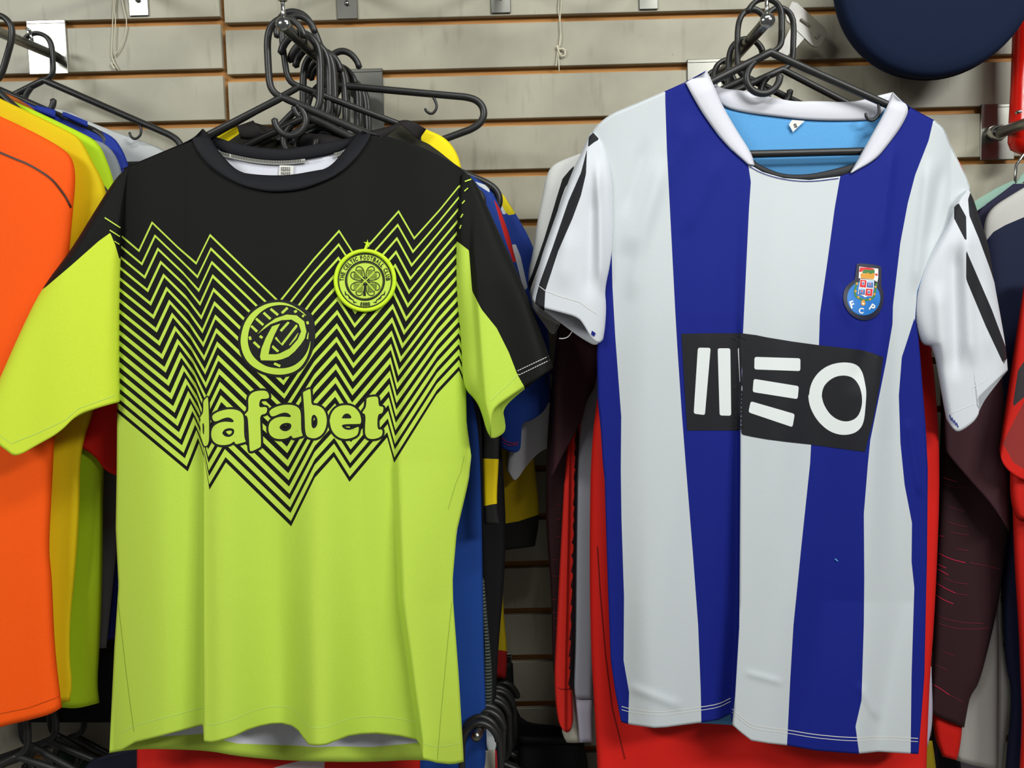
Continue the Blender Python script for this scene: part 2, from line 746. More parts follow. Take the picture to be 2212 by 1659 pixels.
mt = new_mat('floor_tile', '#8c8983', 0.4)
V, F = box_vf((0.05, -2.0, -0.02), (2.9, 4.1, 0.04))
tag(mesh_obj('floor', V, F, mt, smooth=False), kind='structure')


# ================================================================ RACK FIXTURES
def bracket(label, plate_px, plate_h_px, wall_px, end_px, end_Y, bar_r=0.0072, cap_r=0.0092, pin=True, plate_Y=-0.0035, group=None, hole=False):
    """chrome display arm: plate hooked into a groove, straight bar, round end cap and upright stop pin"""
    x0, x1 = plate_px
    y0, y1 = plate_h_px
    A, E = U(*wall_px, plate_Y - 0.003), U(*end_px, end_Y)
    r = root('display_arm', A, label, 'rack', group)
    c0, c1 = U(x0, (y0 + y1) / 2, plate_Y), U(x1, (y0 + y1) / 2, plate_Y)
    zt, zb = U((x0 + x1) / 2, y0, plate_Y).z, U((x0 + x1) / 2, y1, plate_Y).z
    V, F = box_vf(((c0.x + c1.x) / 2, plate_Y + 0.0012, (zt + zb) / 2), (c1.x - c0.x, 0.0025, zt - zb), 0.0008)
    V2, F2 = box_vf(((c0.x + c1.x) / 2, plate_Y + 0.0035, zt + 0.002), (c1.x - c0.x, 0.008, 0.006), 0.001)
    n = len(V)
    mesh_obj('back_plate', V + V2, F + [[i + n for i in f] for f in F2], MAT['steel'], r, smooth=False)
    if hole:
        hc = Vector(((c0.x + c1.x) / 2, plate_Y - 0.0004, zb + 0.024))
        V, F = sweep([[hc + Vector((0, 0.001, 0)), hc + Vector((0, -0.0012, 0))]], 0.0042, 14)
        mesh_obj('screw', V, F, MAT['chrome'], r)
    d = (E - A).normalized()
    V, F = sweep([[A, E]], bar_r, 16)
    mesh_obj('bar', V, F, MAT['steel'], r)
    if pin:
        V, F = sweep([[E - d * 0.004, E, E + d * 0.003, E + d * 0.0045]], [cap_r * 0.8, cap_r, cap_r, cap_r * 0.75], 20)
        mesh_obj('end_cap', V, F, MAT['chrome'], r)
        p0 = E - d * 0.001
        top = p0 + Vector((0, 0, 0.0295))
        V, F = sweep([[p0, top], [top, top + Vector((0, 0, 0.003))]], 0.0026, 12)
        V2, F2 = sweep([[top, top + Vector((0, 0, 0.003))]], 0.0062, 14)
        n = len(V)
        mesh_obj('stop_pin', V + V2, F + [tuple(i + n for i in f) for f in F2], MAT['chrome'], r)
    return A, E


MID_A, MID_E = bracket('chrome arm with a shiny round end above the black and lime shirt', (745, 829), (155, 302), (778, 214), (612, 53), -0.315)
RIGHT_A, RIGHT_E = bracket('chrome arm with a shiny round end above the blue and white striped shirt', (1485, 1560), (134, 270), (1524, 196), (1657, 45), -0.32)
LEFT_A, LEFT_E = bracket('chrome arm and shiny wall plate at the upper left corner', (60, 144), (50, 160), (118, 120), (-150, 6), -0.30)
FAR_A, FAR_E = bracket('chrome arm on a dull wall plate at the right edge beside the red tube', (2119, 2192), (231, 345), (2150, 290), (2330, 228), -0.28, bar_r=0.0085)
# the stop pin seen on the left arm and the end knob of the far right one
p = U(2202, 272, -0.07)
r = root('stop_pin', p, 'small upright chrome pin on the arm beside the red tube', 'pin')
V, F = sweep([[p, p + Vector((0, 0, 0.021))]], 0.0032, 12)
V2, F2 = sweep([[p + Vector((0, 0, 0.019)), p + Vector((0, 0, 0.022))]], 0.0066, 14)
mesh_obj('pin_shaft', V, F, MAT['chrome'], r)
mesh_obj('pin_head', V2, F2, MAT['chrome'], r)
p = U(70, 86, -0.06)
r = root('stop_pin', p, 'short pale pin on the arm at the upper left corner', 'pin')
V, F = sweep([[p - Vector((0, 0, 0.004)), p + Vector((-0.003, 0, 0.014))]], 0.0024, 10)
mesh_obj('pin_shaft', V, F, MAT['chrome'], r)
V, F = sweep([[p + Vector((-0.003, 0, 0.014)), p + Vector((-0.008, 0, 0.017))]], 0.0024, 10)
mesh_obj('pin_head', V, F, MAT['chrome'], r)

p = U(2150, 286, -0.016)
V, F = sweep([[p + Vector((-0.004, 0.006, 0.002)), p, p + Vector((0.006, -0.008, -0.002)), p + Vector((0.009, -0.012, -0.003))]], [0.010, 0.0125, 0.0125, 0.008], 18)
mesh_obj('knob', V, F, MAT['chrome'], bpy.data.objects['display_arm.003'])

# arms of the row above: only the lower ends of their plates come into the picture
for (x0, x1, yb, where) in ((276, 318, 34, 'above the left slats beside the hanging thread'), (726, 771, 41, 'right of the tall stop pin'),
                            (1059, 1102, 28, 'left of the knotted thread'), (1380, 1421, 20, 'right of the knotted thread')):
    xm = (x0 + x1) / 2
    bracket('grey metal plate end at the top edge ' + where, (x0, x1), (yb - 115, yb), (xm, yb - 70), (1106 + (xm - 1106) * 1.3, yb - 280), -0.3, hole=True)

# ================================================================ HANGERS
HOOK_PTS = [(0.0, 0, 0.0), (-0.006, 0, 0.0022), (-0.0135, 0, 0.009), (-0.0172, 0, 0.019), (-0.0178, 0, 0.045), (-0.0178, 0, 0.078),
            (-0.0125, 0, 0.096), (-0.0006, 0, 0.1055), (0.0115, 0, 0.1075), (0.0235, 0, 0.1015), (0.0322, 0, 0.089), (0.0338, 0, 0.081)]
FRAME_PTS = [(0.0, 0.0), (0.10, -0.0465), (0.175, -0.081), (0.187, -0.0865), (0.199, -0.095), (0.2045, -0.107), (0.2015, -0.12), (0.191, -0.1285), (0.176, -0.131)]
RING_PTS = [(0.020, 0, -0.010), (0.0295, 0, -0.0215), (0.0325, 0, -0.033), (0.0285, 0, -0.0445), (0.0185, 0, -0.052), (0.005, 0, -0.0535),
            (-0.0055, 0, -0.0475), (-0.0115, 0, -0.038), (-0.0125, 0, -0.030)]


def make_hanger_meshes():
    out = {}
    V, F = sweep([curve3(HOOK_PTS, 44)], 0.0049, 10)
    out['hook'] = (V, F)
    right = chaikin(np.array(FRAME_PTS), 2)
    left = right[::-1] * np.array([-1, 1])
    loop = np.concatenate([left, right[1:]])
    loop = np.concatenate([loop, [left[0]]])
    V, F = sweep([[(x, 0, z) for x, z in loop]], 0.0052, 8, cap=False)
    out['frame'] = (V, F)
    V, F = sweep([curve3(RING_PTS, 26)], 0.0046, 10)
    out['ring_hook'] = (V, F)
    for sgn, nm in ((1, 'j_right'), (-1, 'j_left')):
        x = 0.142 * sgn
        pts = [(x, 0, -0.066), (x + 0.002 * sgn, 0, -0.084), (x + 0.006, 0, -0.0915), (x + 0.012, 0, -0.0915), (x + 0.016, 0, -0.086), (x + 0.0165, 0, -0.082)]
        V, F = sweep([curve3(pts, 14)], 0.002, 8)
        out[nm] = (V, F)
    return out


_HM = make_hanger_meshes()
_HP = None


def hanger(label, neck, yaw=0.0, roll=0.0, mirror=False, squash=1.0, group=None, size=1.0):
    """black plastic hanger whose arms meet at the point neck; copies share their meshes"""
    global _HP
    R = Matrix.Rotation(math.radians(yaw) + (math.pi if mirror else 0), 4, 'Z') @ Matrix.Rotation(math.radians(roll) * (-1 if mirror else 1), 4, 'Y')
    r = root('clothes_hanger', neck, label, 'hanger', group)
    r.rotation_euler = R.to_euler()
    r.scale = (size, size, size)
    if _HP is None:
        parts = []
        for nm, k in (('hook', 'hook'), ('frame', 'frame'), ('ring_hook', 'ring_hook'), ('accessory_hook', 'j_right'), ('accessory_hook', 'j_left')):
            parts.append(mesh_obj(nm, *_HM[k], MAT['hanger'], r, local=True))
        _HP = parts
    else:
        parts = []
        for o in _HP:
            c = o.copy()
            COL.objects.link(c)
            c.parent = r
            c.scale = (1, 1, 1)
            parts.append(c)
    if squash != 1.0:
        parts[0].scale = (0.85, 1, squash)
    return r


def on_bar(A, E, s, mirror=False, roll=0.0, squash=1.0):
    """neck point of a hanger whose hook lies over the bar at fraction s"""
    b = A.lerp(E, s)
    a = math.radians(roll)
    sx = -1 if mirror else 1
    v = Vector((0.006 * sx, 0, 0.0945 * squash))
    v = Vector((v.x * math.cos(a) + v.z * math.sin(a), 0, -v.x * math.sin(a) + v.z * math.cos(a)))
    return b - v


# middle arm, from the front to the wall
hanger('black hanger of the black and lime shirt, foremost on the middle arm', U(610, 210, -0.284), size=0.92)
hanger('black hanger holding the yellow and black shirt on the middle arm', U(647, 187, -0.230), roll=-4.5, yaw=8, size=0.86)
hanger('empty black hanger tilted up to the right on the middle arm', U(694, 181, -0.165), roll=-19, yaw=3, mirror=True)
ORD = ['second', 'third', 'fourth', 'fifth', 'sixth', 'seventh', 'eighth', 'ninth', 'tenth', 'eleventh', 'twelfth', 'thirteenth']
mid_s = [(0.80, True, 2), (0.70, True, 1), (0.64, True, 0), (0.58, False, 3), (0.51, True, -2), (0.45, True, 2), (0.38, False, -1), (0.31, True, 1),
         (0.25, True, 3), (0.19, True, -2), (0.13, True, 0)]
for i, (s, mir, ro) in enumerate(mid_s):
    lab = ORD[i] + ' black hanger from the front end of the crowded middle arm'
    if i == len(mid_s) - 1:
        lab = 'black hanger nearest the wall plate of the crowded middle arm'
    hanger(lab, on_bar(MID_A, MID_E, s, mir, ro), yaw=random.uniform(-5, 5), roll=ro, mirror=mir, group='black hangers crowded on the middle arm')

hanger('black hanger, rounded end sticking out behind the lime and black shirt right shoulder', U(735, 264, -0.146), size=1.1, squash=0.85, roll=-1)

# right arm
hanger('black hanger of the blue and white striped shirt, foremost on the right arm', U(1664, 113, -0.288), mirror=True, squash=0.64, size=0.97)
hanger('black hanger just behind the foremost one on the right arm', U(1690, 150, -0.252), roll=2, yaw=3, mirror=True, squash=0.82, size=0.9)
hanger('black hanger with its hook curling left beside the shiny round end of the right arm', U(1614, 168, -0.246), roll=1, yaw=3, squash=0.92, size=0.9)
for lab, s, mir, ro, yw in (('black hanger halfway along the right arm, its hook curling left', 0.70, False, 2, -8), ('third black hanger from the wall plate of the right arm', 0.42, False, -3, 5), ('second black hanger from the wall plate of the right arm', 0.27, False, 2, -4), ('black hanger closest to the wall plate of the right arm', 0.16, False, 0, 6)):
    hanger(lab, on_bar(RIGHT_A, RIGHT_E, s, mir, ro, 0.72), yaw=yw, roll=ro, mirror=mir, squash=0.72,
           group='black hangers at the back of the right arm')

# left arm
hanger('black hanger with a long bare arm sloping down over the left slats', U(95, 173, -0.055), mirror=True, squash=0.66, yaw=2)
hanger('black hanger of the navy blue shirt, its arm running along the shirt collar', U(-36, 178, -0.108), mirror=True, squash=0.66, size=0.86)
hanger('black hanger cut off by the left edge with its hook over the arm', U(-26, 178, -0.205), mirror=True, squash=0.85, roll=20)
hanger('black hanger inside the orange shirt at the left edge', U(-225, 204, -0.2485), mirror=True, squash=0.9)

# ================================================================ LIME AND BLACK SHIRT
LIME, BLACK, NAVYBLACK = '#c0dc50', '#161614', '#17171c'
MAT['lime'] = fabric('lime_cloth', LIME, rough=0.66, spec=0.12)
MAT['lime_black_print'] = fabric('lime_cloth_black_print', LIME, rough=0.66, spec=0.12, chevron=BLACK)
MAT['sleeve_left_lime'] = fabric('sleeve_lime_black_top', '#d2e640', zones=[('black_zone', BLACK)], rough=0.66, spec=0.12)
MAT['sleeve_right_black'] = fabric('sleeve_black_lime_front', BLACK, zones=[('lime_zone', LIME)], rough=0.66, spec=0.12)
MAT['collar_black'] = fabric('collar_black_cloth', NAVYBLACK, rough=0.75)
MAT['print_black'] = new_mat('black_print', BLACK, 0.6, 0, 0.3)
MAT['print_lime'] = new_mat('lime_print', '#c0dc4c', 0.6, 0, 0.3)
MAT['embroidery'] = fabric('yellow_green_embroidery', '#cdf02a', rough=0.6, mottling=0.15)
MAT['white_lining'] = fabric('white_lining', '#dcdce6', zones=[('lime_zone', LIME)], rough=0.8)
MAT['seam_lime'] = new_mat('seam_lime', '#93ad34', 0.8)
MAT['thread_grey'] = new_mat('grey_thread', '#b9b7ae', 0.8)
MAT['thread_lime'] = new_mat('pale_lime_thread', '#c6e470', 0.8)
MAT['thread_white'] = new_mat('white_thread', '#dddcd6', 0.8)
MAT['label_white'] = fabric('label_ribbon', '#e4e2da', rough=0.7)
MAT['ink'] = new_mat('ink', '#3a3936', 0.8)


def keyed_profile(keys):
    """keys: rows (y, xs, forward) -> smooth depth field forward(px, py)"""
    ys = np.array([k[0] for k in keys], float)
    XS = np.array([k[1] for k in keys], float)
    DS = np.array([k[2] for k in keys], float)

    def f(px, py):
        px, py = np.broadcast_arrays(np.asarray(px, float), np.asarray(py, float))
        y = np.clip(py, ys[0], ys[-1])
        i = np.clip(np.searchsorted(ys, y) - 1, 0, len(ys) - 2)
        t = (y - ys[i]) / (ys[i + 1] - ys[i])
        xs = XS[i] * (1 - t[..., None]) + XS[i + 1] * t[..., None]
        ds = DS[i] * (1 - t[..., None]) + DS[i + 1] * t[..., None]
        out = ds[..., 0].copy()
        for k in range(xs.shape[-1] - 1):
            s = smooth01((px - xs[..., k]) / np.maximum(xs[..., k + 1] - xs[..., k], 1e-6))
            out = out + (ds[..., k + 1] - ds[..., k]) * s
        return out
    return f


H1 = -0.285
FOLD1 = keyed_profile([
    (540, [258, 330, 396, 404, 460, 600, 700, 780, 880, 900, 1000], [0, .003, .0, .001, .003, 0, .002, 0, .002, .002, 0]),
    (760, [253, 340, 408, 420, 460, 600, 690, 780, 862, 890, 1003], [0, .006, .000, .007, .009, .001, .008, .000, .001, .009, .0]),
    (1000, [252, 350, 431, 441, 470, 600, 690, 780, 848, 862, 1010], [0, .009, -.003, .014, .017, .000, .016, -.001, -.001, .013, .0]),
    (1300, [257, 350, 435, 441, 472, 600, 682, 800, 860, 872, 980], [0, .010, -.004, .024, .028, -.002, .026, -.003, -.001, .026, .006]),
    (1600, [240, 350, 436, 441, 474, 606, 686, 813, 903, 914, 1002], [0, .010, -.006, .032, .036, -.006, .036, -.008, .004, .034, .014])])
_w1 = wrinkle(3, 0.0022, 0.9, 0.6)


def depth1(px, py):
    s = (px - 628) / 385.0
    bulge = 0.020 * np.clip(1 - s ** 2, 0, 1) * smooth01((py - 250) / 500)
    return H1 - 0.015 * np.clip(1 - s ** 14, 0, 1) - bulge - FOLD1(px, py) - _w1(px, py) * np.clip(1 - s ** 4, 0, 1)


# control columns: x on the top edge, chevron start, (points between), chevron end, points below, x on the hem
COLS1 = [
    (268, (259.5, 505), [(255.5, 593), (252.8, 660)], (253, 891), [(252, 1020), (250, 1142), (256, 1264), (247, 1400)], 236),
    (300, (299.5, 539), [(349, 765)], (405.7, 1018.5), [(398, 1150), (388, 1300)], 370),
    (330, (328, 478), [(372, 678)], (430, 957), [(434, 1150), (433, 1300)], 428),
    (384, (384, 532), [(400.5, 618), (413, 748)], (441, 990), [(438.6, 1150), (438.2, 1300)], 438.2),
    (424, (423.5, 566), [(436.5, 704), (444.5, 829)], (452.3, 1058), [(443, 1160), (441.5, 1300)], 440.5),
    (456, (453.5, 505), [(464.6, 677), (476.5, 849)], (488, 999), [(484, 1150), (478, 1350)], 471),
    (600, (603, 650), [], (629, 1137), [(628, 1300)], 629),
    (678, (678, 557), [], (680, 1032), [(676, 1300)], 667),
    (732, (732.5, 496), [], (721, 987), [(719, 1300)], 716),
    (771, (771, 556), [], (755, 1041), [(756, 1300)], 757),
    (861, (861.2, 453.7), [(848.6, 656)], (836, 945), [(836, 1200)], 836),
    (895, (895, 512), [(880.5, 665), (858, 830)], (851.5, 1000), [(852, 1150), (862, 1300), (874, 1400)], 908),
    (950, (950, 451), [], (943, 853), [(938, 1100), (930, 1300)], 940),
    (988, (990, 401.6), [], (991.5, 801), [(985, 1000), (962, 1150), (960, 1300)], 972),
    (1008, (1005, 393), [(993, 512), (990, 634), (999, 700)], (1006.5, 838), [(1008, 915), (1018, 985), (1012, 1040), (986, 1147), (977, 1250), (978, 1300), (990, 1460)], 1001),
]
TOP1 = np.array([(258, 368), (268, 364), (357, 327), (417, 303), (428, 328), (457, 361), (491, 383), (529, 400), (571, 410), (605, 411), (647, 407), (685, 395),
                 (732, 374), (770, 340), (799, 292), (842, 297), (907, 317), (972, 350), (1002, 372), (1020, 384)], float)
HEM1 = np.array([(236, 1627), (262, 1621), (291, 1604), (340, 1592), (390, 1579), (438.3, 1566), (440.4, 1602), (455, 1604), (471, 1601), (504, 1592), (535, 1577),
                 (560, 1569), (585, 1564), (608, 1563), (630, 1568), (644, 1578), (655, 1594), (667, 1609), (685, 1611), (705, 1609), (753, 1590), (780, 1586), (813, 1585),
                 (862, 1590), (900, 1598), (908, 1612), (915, 1640), (944, 1648), (970, 1651), (985, 1650), (1001, 1646)], float)


def column_points(c, n_top, n_mid, n_low):
    xt, a, mid, b, low, xh = c
    top = (xt, np.interp(xt, TOP1[:, 0], TOP1[:, 1]))
    hem = (xh, np.interp(xh, HEM1[:, 0], HEM1[:, 1]))
    up = resample([top, a], n_top, False)
    # rows of the pattern are evenly spaced in height, so that row k stays on printed line k
    P = np.array([a] + mid + [b], float)
    yy = np.linspace(a[1], b[1], n_mid + 1)
    md = np.stack([np.interp(yy, P[:, 1], P[:, 0]), yy], -1)
    lw = resample([b] + low + [hem], n_low, False)
    return up, md, lw


def hero_panel():
    n_top, n_mid, n_low = 44, 102, 110
    keys = [column_points(c, n_top, n_mid, n_low) for c in COLS1]
    grid = []
    for i in range(len(keys) - 1):
        span = max(abs(COLS1[i + 1][1][0] - COLS1[i][1][0]), abs(COLS1[i + 1][5] - COLS1[i][5]), 14)
        n = max(3, int(span / 4))
        for k in range(n):
            t = k / n
            grid.append([keys[i][q] * (1 - t) + keys[i + 1][q] * t for q in range(3)])
    grid.append(list(keys[-1]))
    out, chev = [], []
    for up, md, lw in grid:
        # the upper and lower boundary follow the true neckline and hem
        dy = np.interp(up[0, 0], TOP1[:, 0], TOP1[:, 1]) - up[0, 1]
        up = up + np.stack([0 * up[:, 1], dy * np.linspace(1, 0, len(up)) ** 1.0], -1)
        dy = np.interp(lw[-1, 0], HEM1[:, 0], HEM1[:, 1]) - lw[-1, 1]
        lw = lw + np.stack([0 * lw[:, 1], dy * smooth01((np.linspace(0, 1, len(lw)) - 0.5) * 2)], -1)
        out.append(np.concatenate([up, md[1:], lw[1:]]))
        chev.append(np.concatenate([np.linspace(-6, 0, n_top + 1), np.linspace(0, 17, n_mid + 1)[1:], np.linspace(17, 40, n_low + 1)[1:]]))
    P = np.stack(out, 1)
    return P, np.stack(chev, 1)


P1, CHEV1 = hero_panel()
neck1 = U(610, 300, H1)
shirt1 = root('football_shirt', neck1, 'short-sleeved lime green shirt with black top and zigzag lines, front of the middle arm', 'shirt')
front1 = sheet('front_panel', shirt1, MAT['lime_black_print'], P1, depth1(P1[..., 0], P1[..., 1]), attrs={'chevron': CHEV1.ravel()})

# back panel: same side edges, its own neckline and hem, seen inside the neck and below the front hem
backL = P1[:, 0]
backR = P1[:, -1]
nvb = 120
idx = np.linspace(0, len(backL) - 1, nvb + 1)
Lb = np.stack([np.interp(idx, np.arange(len(backL)), backL[:, k]) for k in (0, 1)], -1)
Rb = np.stack([np.interp(idx, np.arange(len(backR)), backR[:, k]) for k in (0, 1)], -1)
nub = 80
ub = np.linspace(0, 1, nub + 1)
topb = resample([(268, 364), (357, 327), (417, 300), (440, 279), (470, 326), (533, 341), (599, 348), (666, 343), (744, 326), (782, 283), (799, 290), (842, 297), (907, 317), (972, 350), (1008, 377)], nub)
hemb = resample([(236, 1627), (290, 1618), (363, 1618), (455, 1622), (512, 1634), (632, 1644), (793, 1647), (910, 1640), (970, 1651), (1001, 1646)], nub)
tb = np.linspace(0, 1, nvb + 1)[:, None, None]
PB = Lb[:, None] * (1 - ub[None, :, None]) + Rb[:, None] * ub[None, :, None]
PB = PB + (1 - tb) ** 3 * (topb - PB[0])[None] + smooth01((tb - .5) * 2) * (hemb - PB[-1])[None]
YB = H1 + 0.012 * np.sin(np.pi * ub)[None, :] ** .5 * np.ones((nvb + 1, 1)) + 0.010 * np.sin(np.pi * ub)[None] * smooth01(tb[..., 0])
_e = depth1(PB[:, :1, 0], PB[:, :1, 1]) * (1 - ub[None]) + depth1(PB[:, -1:, 0], PB[:, -1:, 1]) * ub[None]
_w = smooth01(np.minimum(ub, 1 - ub) / 0.05)[None]
YB = _e * (1 - _w) + YB * _w               # both panels meet along the side seams
hem_line = [(230, 1600), (391, 1588), (439, 1585), (487, 1600), (512, 1606), (564, 1608), (632, 1610), (685, 1614), (737, 1612), (801, 1614), (906, 1604), (1010, 1600), (1010, 1700), (230, 1700)]
sheet('back_panel', shirt1, MAT['white_lining'], PB, YB, attrs={'lime_zone': sdf(hem_line, PB[..., 0], PB[..., 1]).ravel()}, inner=MAT['lime'])
bv1 = [surface(front1)]
bvb = [surface(bpy.data.objects['back_panel'])]

# collar: a band round the neck, back half and front half
collar_outer = [(415, 302), (417, 307), (428, 328), (457, 361), (491, 383), (529, 400.5), (571, 410), (605, 411), (647, 407), (685, 395), (732, 374), (770, 340), (793, 306), (801, 291)]
collar_inner = [(438, 279), (447, 288), (470, 326), (512, 373), (557, 379), (601, 380.5), (637, 378), (675, 371), (711, 365), (744.6, 327), (768, 294), (781, 281)]
A = resample(collar_outer, 70)
strip('collar', shirt1, MAT['collar_black'], [(x, y + (3.5 if 420 < x < 795 else 1)) for x, y in collar_outer], collar_inner, list(depth1(A[:, 0], A[:, 1] + 4) - 0.0022), [H1 + .002] + [H1 - 0.011] * 6 + [H1 + .002], n=70, puff=0.0035)
strip('collar', shirt1, MAT['collar_black'], [(438, 279), (449, 289), (483, 302), (533, 315), (590, 322), (628, 321), (685, 311), (761, 297), (781, 281)],
      [(438, 283), (470, 327), (533, 342), (599, 349.5), (666, 344), (744, 327), (781, 283)], H1 + 0.010, H1 + 0.0095, puff=0.002)
# cloth over the shoulders, from the front panel to the back panel
for q in ([(262, 367), (300, 351), (357, 327), (417, 302), (438, 280)], [(782, 283), (799, 291), (842, 297), (907, 317), (972, 350), (1004, 374)]):
    A = resample(q, 40)
    strip('shoulder', shirt1, MAT['collar_black'], q, q, list(depth1(A[:, 0], A[:, 1] + 2)), [H1 + .002, H1 + .010, H1 + .011, H1 + .011, H1 + .010, H1 + .002], n=40, puff=0.0, mcross=5)
# overlocked seam below the back collar
seam_top = resample([(466, 325), (533, 341.5), (599, 348.5), (666, 343), (746, 325)], 80)
pl = [ribbon(seam_top + np.array([0, 4]), 8)]
decal('overlock_seam', shirt1, MAT['thread_grey'], sum(pl, []), bvb, 0.0040)
st = []
for k in range(2, 79, 1):
    a = seam_top[k]
    st.append([(a[0] - 0.9, a[1]), (a[0] + 0.9, a[1]), (a[0] + 1.8, a[1] + 6.5), (a[0] + .2, a[1] + 6.5)])
decal('overlock_stitch', shirt1, MAT['ink'], st, bvb, 0.0046)
# care label
o = decal('care_label', shirt1, MAT['label_white'], [[(604, 357), (634, 358), (631, 392), (601, 391)]], bvb, 0.0035)
LW = []
for yy, w in ((361, 22), (364.5, 20), (367, 22), (371.5, 20), (374.5, 20)):
    for k in range(int(w / 4)):
        LW.append([(607 + k * 4.2, yy), (607 + k * 4.2 + random.uniform(2, 3.6), yy + .3), (607 + k * 4.2 + 3, yy + 2), (607 + k * 4.2, yy + 1.8)])
decal('label_print', shirt1, MAT['ink'], LW, bvb, 0.0046)

# sleeves
bz = [(40, 250), (40, 660), (99, 620), (152, 575), (213, 521), (238, 503), (249, 529), (258, 560), (300, 560), (300, 250)]
sl = cloth('sleeve', shirt1, MAT['sleeve_left_lime'],
           [(272, 364), (250, 384), (205, 455), (150, 545), (90, 622), (40, 725), (-10, 840), (-45, 905)],
           [(280, 366), (270, 440), (264, 520), (260, 600), (258, 700), (258, 790), (259, 868)], (H1 + .002, H1 - 0.012),
           hem=[(-45, 905), (-35, 930), (0, 964), (15, 974), (33, 989), (80, 962), (129, 935), (165, 897), (210, 882), (259, 869)],
           hem_back=[(-45, 905), (-20, 935), (0, 950), (60, 950), (130, 918), (200, 885), (259, 868)], th=0.024, nu=56, nv=90,
           zones={'black_zone': bz}, seed=5, amp=0.006)
bsl = [surface(sl)]
zz = []
for a, b, w in (((226, 470), (260, 492), 2.6), ((237, 497), (259, 511), 2.6), ((247, 521), (258, 528), 2.4)):
    zz += ribbon([a, b], w)
decal('printed_line', shirt1, MAT['print_lime'], zz, bsl, 0.0015)
zz = ribbon([(-30, 915), (0, 940), (24, 958), (80, 936), (140, 908), (170, 882), (215, 866), (252, 852)], 1.3)
decal('hem_stitch', shirt1, MAT['thread_lime'], zz, bsl, 0.0005)

lz = [(980, 518), (991, 524), (1013, 541), (1020, 629), (1040, 668), (1073, 709), (1099, 761), (1118, 810), (1134, 838), (1110, 1000), (900, 1000), (900, 518)]


def fold_r(px, py):
    """crease that runs down the right sleeve beside the body"""
    xc = np.interp(py, [380, 540, 870, 950], [1020, 1016, 1040, 1058])
    return 0.010 * smooth01((px - xc + 4) / 14) * smooth01((py - 420) / 200) + 0.004 * np.sin((px - xc) * 0.05 + 1) * smooth01((py - 500) / 200)


sr = cloth('sleeve', shirt1, MAT['sleeve_right_black'],
           [(996, 378), (988, 440), (984, 530), (984, 640), (996, 740), (999, 836), (1030, 866), (1043, 900), (1050, 928), (1060, 946)],
           [(1006, 372), (1027, 392), (1050, 440), (1077, 500), (1137, 630), (1182, 754), (1195, 795)], (H1 + .002, H1 - 0.01),
           hem=[(1060, 946), (1059, 915), (1064, 888), (1076, 875), (1090, 865), (1133, 835), (1165, 816), (1195, 795)],
           hem_back=[(1060, 946), (1068, 947), (1081, 941), (1092, 931), (1091, 908), (1085, 884), (1120, 850), (1195, 795)], th=0.024, nu=50, nv=90,
           zones={'lime_zone': lz}, fold=fold_r)
bsr = [surface(sr)]
zz = []
for (x0, y0), (x1, y1) in (((1118, 801), (1186, 769)), ((1121, 810), (1189, 777))):
    for k in range(14):
        a, b = k / 14, k / 14 + 0.052
        zz += ribbon([(x0 + (x1 - x0) * a, y0 + (y1 - y0) * a), (x0 + (x1 - x0) * b, y0 + (y1 - y0) * b)], 1.5)
decal('hem_stitch', shirt1, MAT['thread_white'], zz, bsr, 0.0005)
zz = ribbon([(1060, 866), (1075, 850), (1100, 828), (1120, 808)], 1.4)
decal('hem_stitch', shirt1, MAT['thread_lime'], zz, bsr, 0.0005)
# printed lines running on to the right shoulder
zz = []
for (a, b), w in ((((1004, 392), (1018, 387)), 2.6), (((1003, 413), (1011, 406)), 2.4), (((998, 440), (1004, 433)), 2.6), (((995, 470), (1000, 462)), 2.8), (((993, 494), (996, 486)), 3)):
    zz += ribbon([a, b], w)
decal('printed_line', shirt1, MAT['print_lime'], zz, bsr + bv1, 0.0016)

# hem stitching of the front
up = HEM1 + np.array([0, -38])
for seg in (up[up[:, 0] < 439], up[(up[:, 0] > 439.5) & (up[:, 0] < 905)], np.array([(912, 1604), (930, 1612), (960, 1612), (999, 1604)])):
    decal('hem_stitch', shirt1, MAT['thread_lime'], ribbon(resample(seg[1:] if seg[0, 0] < 300 else seg, 40), 1.5), bv1, 0.0005)
decal('side_seam', shirt1, MAT['seam_lime'], ribbon([(255, 1300), (264, 1380), (273, 1459), (281, 1520), (289, 1580)], 1.0), bv1, 0.0005)
decal('side_seam', shirt1, MAT['seam_lime'], ribbon([(976, 1300), (966, 1400), (953, 1540), (945, 1640)], 1.0), bv1, 0.0005)
decal('side_seam', shirt1, MAT['seam_lime'], ribbon([(1003, 985), (996, 1018), (984, 1046), (974, 1080), (968, 1100)], 1.0), bv1, 0.0005)

# ---- chest emblem: ring with a slanted letter
def LZ(pts):
    return [(400 + x / 4.609, 640 + y / 4.609) for x, y in pts]


